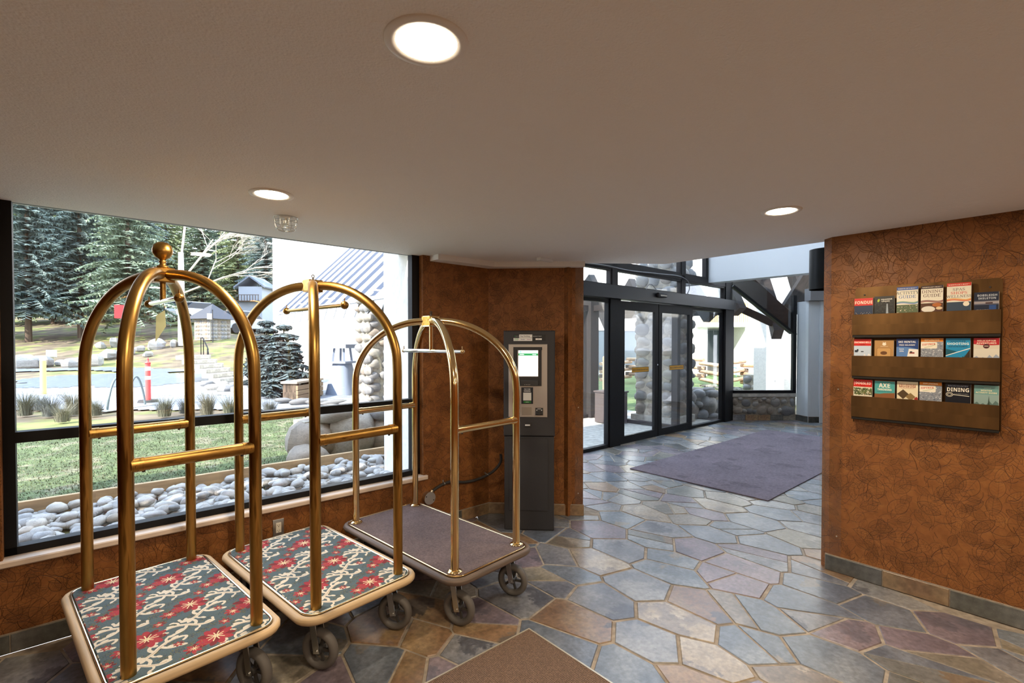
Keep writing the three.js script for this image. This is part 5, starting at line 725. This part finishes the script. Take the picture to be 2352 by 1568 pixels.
function cobblePillar(name, label, x, z, w, d, y0, y1, sizes, plinth, sides) {
  const t = thing(name, label, 'stone pillar', [x, y0, z]); const H = y1 - y0;
  obj('core', bx(w, H, d, 0, H / 2, 0), mortar, t); if (plinth) obj('plinth', cbx(w + plinth, 0.15, d + plinth, 0.01, 0, 0.075, 0), concrete, t);
  let n = 0;
  for (const s of sides) {                                      // 0:-x 1:+z 2:+x 3:-z
    const L = s % 2 ? w : d; let y = 0.16;
    while (y < H - 0.06) { let u = -L / 2 - 0.02, rowh = rr(...sizes); while (u < L / 2) { const a = rr(...sizes) * 1.25, o = obj('cobble', stoneGeo(n * 1.7, 1, 9, 6, 0.1), cobbleMat[[0, 1, 0, 3, 2, 1, 4][Math.floor(rnd() * 7)]], t); const cu = Math.min(u + a / 2, L / 2 - 0.02); o.scale.set(a * 0.44, rowh * rr(0.36, 0.46), 0.085); o.position.set(s === 0 ? -w / 2 : s === 2 ? w / 2 : cu, y + rowh / 2, s === 1 ? d / 2 : s === 3 ? -d / 2 : cu); o.rotation.set(0, s % 2 ? 0 : Math.PI / 2, 0); o.rotateZ(rr(-0.2, 0.2)); u += a; n++; } y += rowh; }
  }
  return t;
}
cobblePillar('stone_pillar', 'cobblestone pillar holding up the striped canopy', 4.5, -9.6, 0.55, 0.55, 0.2, 2.6, [0.16, 0.26], 0, [0, 1]);
{
  const t = thing('boulder_wall', 'low boulder wall at the end of the pebble strip', 'wall', [2.62, 0.26, -5.9], 0.12);
  [[-0.72, 0.2, 0.1, 0.3, 0.26, 2], [-0.3, 0.24, 0.22, 0.3, 0.3, 4], [0.12, 0.16, 0.3, 0.26, 0.22, 2], [0.1, 0.46, 0.26, 0.24, 0.14, 1], [0.52, 0.16, 0.34, 0.26, 0.2, 0], [0.5, 0.44, 0.3, 0.26, 0.14, 4], [0.95, 0.2, 0.4, 0.3, 0.24, 2], [0.9, 0.5, 0.36, 0.26, 0.13, 0], [-0.5, 0.5, 0.1, 0.28, 0.12, 4], [-0.1, 0.5, 0.02, 0.26, 0.12, 0], [1.3, 0.25, 0.5, 0.3, 0.3, 1], [-0.9, 0.08, 0.28, 0.2, 0.12, 2]].forEach(([x, y, z, a, h, c], i) => { const o = obj('boulder', stoneGeo(i * 2.3 + 5, 1, 10, 7, 0.16), cobbleMat[c], t); o.position.set(x, y, z); o.scale.set(a, h, 0.24); });
  obj('fill', bx(2.2, 0.5, 0.3, 0.25, 0.2, 0), mortar, t);
  const pl = thing('timber_planter', 'brown timber planter bench below the striped canopy', 'planter', onG(712, 11.4), 0.75); for (let k = 0; k < 3; k++) obj('plank', cbx(1.15, 0.1, 0.05, 0.008, 0, 0.08 + k * 0.11, 0), std({ color: lin(0.3, 0.2, 0.12), roughness: 0.9 }), pl); obj('top_board', cbx(1.2, 0.05, 0.4, 0.008, 0, 0.42, -0.18), std({ color: lin(0.42, 0.33, 0.24), roughness: 0.9 }), pl); for (const x of [-0.5, 0.5]) obj('post', bx(0.1, 0.44, 0.34, x, 0.2, -0.18), bark, pl);
  const kb = thing('bell_booth', 'blue-grey tapered booth with a flat cap in front of the white building', 'booth', onG(786, 12.4), 0.6); const kg = std({ color: lin(0.24, 0.28, 0.36), roughness: 0.6 });
  obj('body', new THREE.CylinderGeometry(0.24, 0.42, 0.8, 4).rotateY(0.785).translate(0, 0.4, 0), kg, kb); for (const [x, z] of [[-0.17, -0.17], [0.17, -0.17], [0.17, 0.17], [-0.17, 0.17]]) obj('upright', bar([x, 0.8, z], [x * 0.8, 1.18, z * 0.8], 0.05, 0.05), kg, kb); obj('cap', bx(0.62, 0.1, 0.62, 0, 1.23, 0), kg, kb); obj('band', bx(0.52, 0.05, 0.52, 0, 0.82, 0), kg, kb);
  [[690, 10.3, 0.26], [728, 10.2, 0.24], [766, 10.1, 0.26], [650, 10.5, 0.24], [802, 10.0, 0.22]].forEach(([px, D, s], i) => { const p = onG(px, D), o = solo('bed_stone', 'dark low stone edging the planting bed beyond the paving', 'stone', stoneGeo(i + 9, 0.5, 7, 5, 0.2), cobbleMat[3], 'stones edging the planting bed'); o.position.set(p[0], p[1] + 0.06, p[2]); o.scale.set(s, s * 0.5, s * 0.5); });
}

// ================================================================= OUTDOORS: ENTRANCE VIEW
{ // glazed porch
  const w = structGroup('window_11', 'bronze framed porch glazing beyond the sliding door'), X = 8.2;
  obj('window_frame', [bb(X - 0.05, X + 0.05, 0, 0.07, -6.84, -4.74), bb(X - 0.05, X + 0.05, 2.3, 2.42, -6.84, -4.74), bb(X - 0.05, X + 0.05, 0.07, 2.3, -4.86, -4.74), bb(4.4, X, 0, 0.07, -6.89, -6.79), bb(4.4, X, 2.3, 2.42, -6.89, -6.79), bb(7.05, 7.15, 0.07, 2.3, -6.88, -6.8)], bronzeFrame, w);
  obj('pane', bb(X - 0.003, X + 0.003, 0.07, 2.3, -6.7, -4.86), glass, w); obj('pane', bb(4.6, X - 0.1, 0.07, 2.3, -6.843, -6.837), glass, w);
  struct('trim_10', [bb(8.06, 8.32, 0, 2.9, -6.98, -6.72), bb(4.3, 4.5, 0, 2.9, -6.98, -6.72)], darkTimber, 'dark timber porch posts');
  const bn = thing('storage_cabinet', 'low dark brown two-panel cabinet inside the glazed porch', 'cabinet', [7.9, 0, -6.06]); const br = std({ color: lin(0.075, 0.06, 0.058), roughness: 0.6 });
  obj('body', cbx(0.42, 0.6, 0.5, 0.008, 0, 0.31, 0), br, bn); obj('top', cbx(0.46, 0.03, 0.54, 0.006, 0, 0.63, 0), br, bn); for (const y of [0.17, 0.43]) obj('panel', cbx(0.3, 0.2, 0.012, 0.004, 0, y, 0.252), std({ color: lin(0.1, 0.082, 0.08), roughness: 0.6 }), bn);
  const sb = thing('wooden_sign_board', 'tall light wooden board with a rounded top standing outside the porch glass', 'board', [8.5, 0, -6.6], -0.7), s = new THREE.Shape(); s.moveTo(-0.125, 0.06); s.lineTo(0.125, 0.06); s.lineTo(0.125, 1.28); s.absarc(0.075, 1.28, 0.05, 0, Math.PI / 2); s.lineTo(-0.075, 1.33); s.absarc(-0.075, 1.28, 0.05, Math.PI / 2, Math.PI); s.lineTo(-0.125, 0.06);
  const wd = std({ map: scaled(tex(128, (u, v) => { const k = 0.85 + 0.3 * fbm(u, v * 0.2, 24, 3, 601); return [190 * k, 170 * k, 138 * k]; }), 0.6), roughness: 0.7 });
  obj('board', new THREE.ExtrudeGeometry(s, { depth: 0.05, bevelEnabled: false }), wd, sb); obj('foot', cbx(0.3, 0.06, 0.4, 0.008, 0, 0.03, 0.025), concrete, sb);
}
cobblePillar('stone_pillar', 'tall cobblestone porch pillar on a concrete plinth seen through the sliding door', 8.98, -5.55, 0.78, 0.78, -0.02, 3.2, [0.19, 0.3], 0.16, [0, 1, 2, 3]);
{
  const t = thing('garden_wall', 'short grey boulder garden wall outside the right glass panel', 'wall', [10.1, -0.06, -5.42], -0.3);
  obj('fill', bx(0.95, 0.6, 0.4, 0, 0.3, 0), mortar, t);
  [[-0.38, 0.5, 0.2, 0.14, 0.14, 0], [-0.1, 0.56, 0.2, 0.16, 0.1, 1], [0.25, 0.55, 0.2, 0.2, 0.09, 3], [-0.36, 0.2, 0.22, 0.16, 0.18, 2], [-0.16, 0.33, 0.22, 0.09, 0.08, 0], [0.12, 0.3, 0.24, 0.22, 0.22, 0], [0.36, 0.22, 0.2, 0.14, 0.2, 3], [-0.08, 0.12, 0.24, 0.16, 0.12, 1], [0.2, 0.06, 0.24, 0.2, 0.1, 1], [-0.4, 0.62, 0, 0.16, 0.07, 4], [0, 0.63, -0.02, 0.2, 0.06, 4], [0.36, 0.63, 0, 0.18, 0.06, 0], [-0.5, 0.3, 0, 0.1, 0.2, 0]].forEach(([x, y, z, a, h, c], i) => { const o = obj('boulder', stoneGeo(i * 2.9 + 2, 1, 10, 7, 0.13), cobbleMat[c], t); o.position.set(x, y, z); o.scale.set(a, h, 0.12); });
  [[1588, 13.2], [1602, 12.9], [1618, 12.6], [1633, 12.3], [1576, 13.6]].forEach(([px, D], i) => { const [x, z] = gp(px, D), o = solo('coping_stone', 'flat pale stone bordering the sunlit lawn', 'stone', stoneGeo(i * 4 + 1, 0.4, 8, 5, 0.15), cobbleMat[i % 2 ? 4 : 1], 'stones bordering the sunlit lawn'); o.position.set(x, 0.12, z); o.scale.set(0.2, 0.34, 0.2); });
  const m = structGroup('planting_bed', 'dark bark mulch bed beside the porch'); obj('mulch', groundMesh(8.9, 12.5, -6.6, -4.78, 10, 8, 0.03, null, 0.03), std({ color: lin(0.06, 0.045, 0.04), roughness: 1 }), m);
}
{ // split rail fence
  const wd = [std({ map: bark.map, color: lin(5.5, 5.0, 4.3), roughness: 0.9 }), std({ map: bark.map, color: lin(4.2, 3.8, 3.2), roughness: 0.9 })];
  const f = thing('split_rail_fence', 'weathered zigzag split-rail fence on the sunlit lawn', 'fence', [0, 0, 0]);
  const P = [[1385, 19], [1445, 20.5], [1500, 19.2], [1556, 20.6], [1612, 19.2], [1668, 16.4], [1708, 17.6], [1770, 16.4]].map(([px, D]) => gp(px, D));
  for (let i = 0; i + 1 < P.length; i++) for (let k = 0; k < 3; k++) { const y = 0.18 + k * 0.31 + (i % 2) * 0.13, a = P[i], b = P[i + 1], dx = (b[0] - a[0]) * 0.08, dz = (b[1] - a[1]) * 0.08; obj('rail', rod([a[0] - dx, y, a[1] - dz], [b[0] + dx, y + 0.02, b[1] + dz], 0.075, 6), wd[(i + k) % 2], f); }
  for (const [i, q] of P.entries()) for (const y of [0.32, 0.62]) obj('block', bx(0.16, 0.14, 0.3, q[0], y, q[1], 0.7), bark, f);
  cobblePillar('stone_pillar', 'short cobblestone post beside the split-rail fence', ...gp(1752, 13.6), 0.75, 0.75, -0.1, 0.72, [0.17, 0.26], 0, [0, 1]);
  [[1632, 15.6, 0.4], [1692, 15.0, 0.34]].forEach(([px, D, r], i) => { const [x, z] = gp(px, D), t = thing('garden_shrub', 'low leafless grey-green shrub by the split-rail fence', 'shrub', [x, -0.05, z], i, 'shrubs by the fence'); obj('twigs', crownGeo(r, r * 0.9, 6, 9, 0, [0.2, 0.19, 0.15]), needle, t); obj('stem', cyl(0.03, 0.01, r * 0.8, 0, 0, 0, 6), bark, t); });
}
{ // hotel wing across the lawn
  const D = 25, k = D / FOC, o = V(0, 0, 0).addScaledVector(FWD, D), t = thing('hotel_wing', 'white stucco hotel wing with balconies across the lawn', 'building', [o.x, 0, o.z], -(Math.PI / 2 - YAW));
  const X = (px) => (px - 1176) * k, Y = (py) => EYE + (788.5 - py) * k, box = (p0, p1, y0, y1, z0, z1) => bb(X(p0), X(p1), y0, y1, z0, z1);
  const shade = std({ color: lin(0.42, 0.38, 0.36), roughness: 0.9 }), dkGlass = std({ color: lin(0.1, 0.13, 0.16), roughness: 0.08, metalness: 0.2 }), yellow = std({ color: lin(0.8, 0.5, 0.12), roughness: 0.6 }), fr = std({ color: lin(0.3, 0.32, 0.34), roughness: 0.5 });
  obj('wall', box(1290, 1592, -0.2, 9, -0.6, 0), stucco, t); obj('wall', box(1592, 1616, -0.2, 9, -2.2, 0.5), stucco, t); obj('wall', box(1696, 1718, -0.2, 9, -2.2, 0.7), stucco, t); obj('wall', box(1718, 1766, -0.2, 9, -0.5, 0.1), stucco, t); obj('wall', box(1800, 1990, -0.2, 9, -0.4, 0.2), stucco, t);
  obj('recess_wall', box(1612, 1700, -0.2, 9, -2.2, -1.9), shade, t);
  const win = (p0, p1, q0, q1, z) => { const f = obj('window_frame', [box(p0 - 2, p1 + 2, Y(q1) - 0.05, Y(q1), z, z + 0.08), box(p0 - 2, p1 + 2, Y(q0), Y(q0) + 0.05, z, z + 0.08), box(p0 - 2, p0, Y(q1), Y(q0), z, z + 0.08), box(p1, p1 + 2, Y(q1), Y(q0), z, z + 0.08)], fr, t); obj('pane', box(p0, p1, Y(q1), Y(q0), z, z + 0.03), dkGlass, f); };
  win(1366, 1402, 759, 848, 0); win(1432, 1468, 760, 838, 0); win(1618, 1652, 756, 845, -1.9); win(1656, 1694, 756, 845, -1.9); win(1622, 1692, 640, 720, -1.9);
  const cur = std({ color: lin(0.5, 0.52, 0.55), roughness: 0.9 }); obj('curtain', box(1622, 1634, Y(842), Y(760), -1.86, -1.84), cur, t);
  const slabB = obj('balcony', box(1588, 1702, Y(752), Y(742), -1.9, 0.9), stucco, t); obj('balcony_rail', box(1596, 1700, Y(701), Y(698), 0.78, 0.84), yellow, slabB);
  for (let i = 0; i < 24; i++) { const px = 1597 + i * 4.4; obj('baluster', box(px, px + 1.1, Y(742), Y(700), 0.79, 0.83), yellow, slabB); }
  const ch = thing('patio_chair', 'blue metal patio chair by the hotel wing', 'chair', [at(1680, 788, 23.4).x, 0.0, at(1680, 788, 23.4).z]); const bl = std({ color: lin(0.08, 0.2, 0.3), roughness: 0.5 });
  obj('seat', cyl(0.22, 0.22, 0.03, 0, 0.42, 0, 16), bl, ch); obj('backrest', new THREE.TorusGeometry(0.22, 0.02, 6, 16, Math.PI).translate(0, 0.6, -0.2), bl, ch); for (const [x, z] of [[-0.16, -0.16], [0.16, -0.16], [0.16, 0.16], [-0.16, 0.16]]) obj('leg', cyl(0.015, 0.015, 0.42, x, 0, z, 6), bl, ch);
}
struct('wall_wing', [bb(13.27, 14.9, -0.2, 9, -5.5, -5.18), bb(14.5, 14.9, -0.2, 9, -5.18, -3.2)], stucco, 'pale stucco wing wall outside the corner window');
{ // timber roof frame outside the corner window
  const t = thing('timber_roof_frame', 'dark timber porch roof frame of rafters and purlins', 'roof frame');
  const B = (a, b, w, h, n) => obj(n, bar(at(...a).toArray(), at(...b).toArray(), w, h), darkTimber, t);
  B([1640, 590, 11.4], [1697, 716, 10.6], 0.18, 0.3, 'rafter'); B([1722, 560, 11.6], [1772, 712, 10.7], 0.18, 0.3, 'rafter'); B([1770, 700, 11.3], [1786, 768, 10.7], 0.2, 0.3, 'rafter'); B([1800, 560, 11.6], [1843, 690, 10.8], 0.18, 0.3, 'rafter');
  B([1445, 650, 12.4], [1489, 738, 11.6], 0.18, 0.3, 'rafter'); B([1352, 640, 12.4], [1402, 748, 11.6], 0.18, 0.3, 'rafter'); B([1580, 650, 11.6], [1632, 730, 11], 0.2, 0.3, 'rafter');
  B([1700, 708, 11], [1774, 742, 10.8], 0.1, 0.16, 'purlin'); B([1380, 724, 11.8], [1690, 712, 11.1], 0.12, 0.2, 'purlin'); B([1812, 712, 10.5], [1862, 632, 10.5], 0.14, 0.36, 'purlin');
}
{ // leafy tree reflected light behind the hotel
  const p = gp(1660, 31), t = thing('broadleaf_tree', 'bright green leafy tree behind the hotel wing', 'tree', [p[0], 0, p[1]]); obj('crown', crownGeo(9, 3, 22, 10, 0.1, [0.2, 0.26, 0.06]), needle, t); obj('trunk', cyl(0.2, 0.06, 8, 0, 0, 0, 8), bark, t);
}
renderer.render(scene, camera);
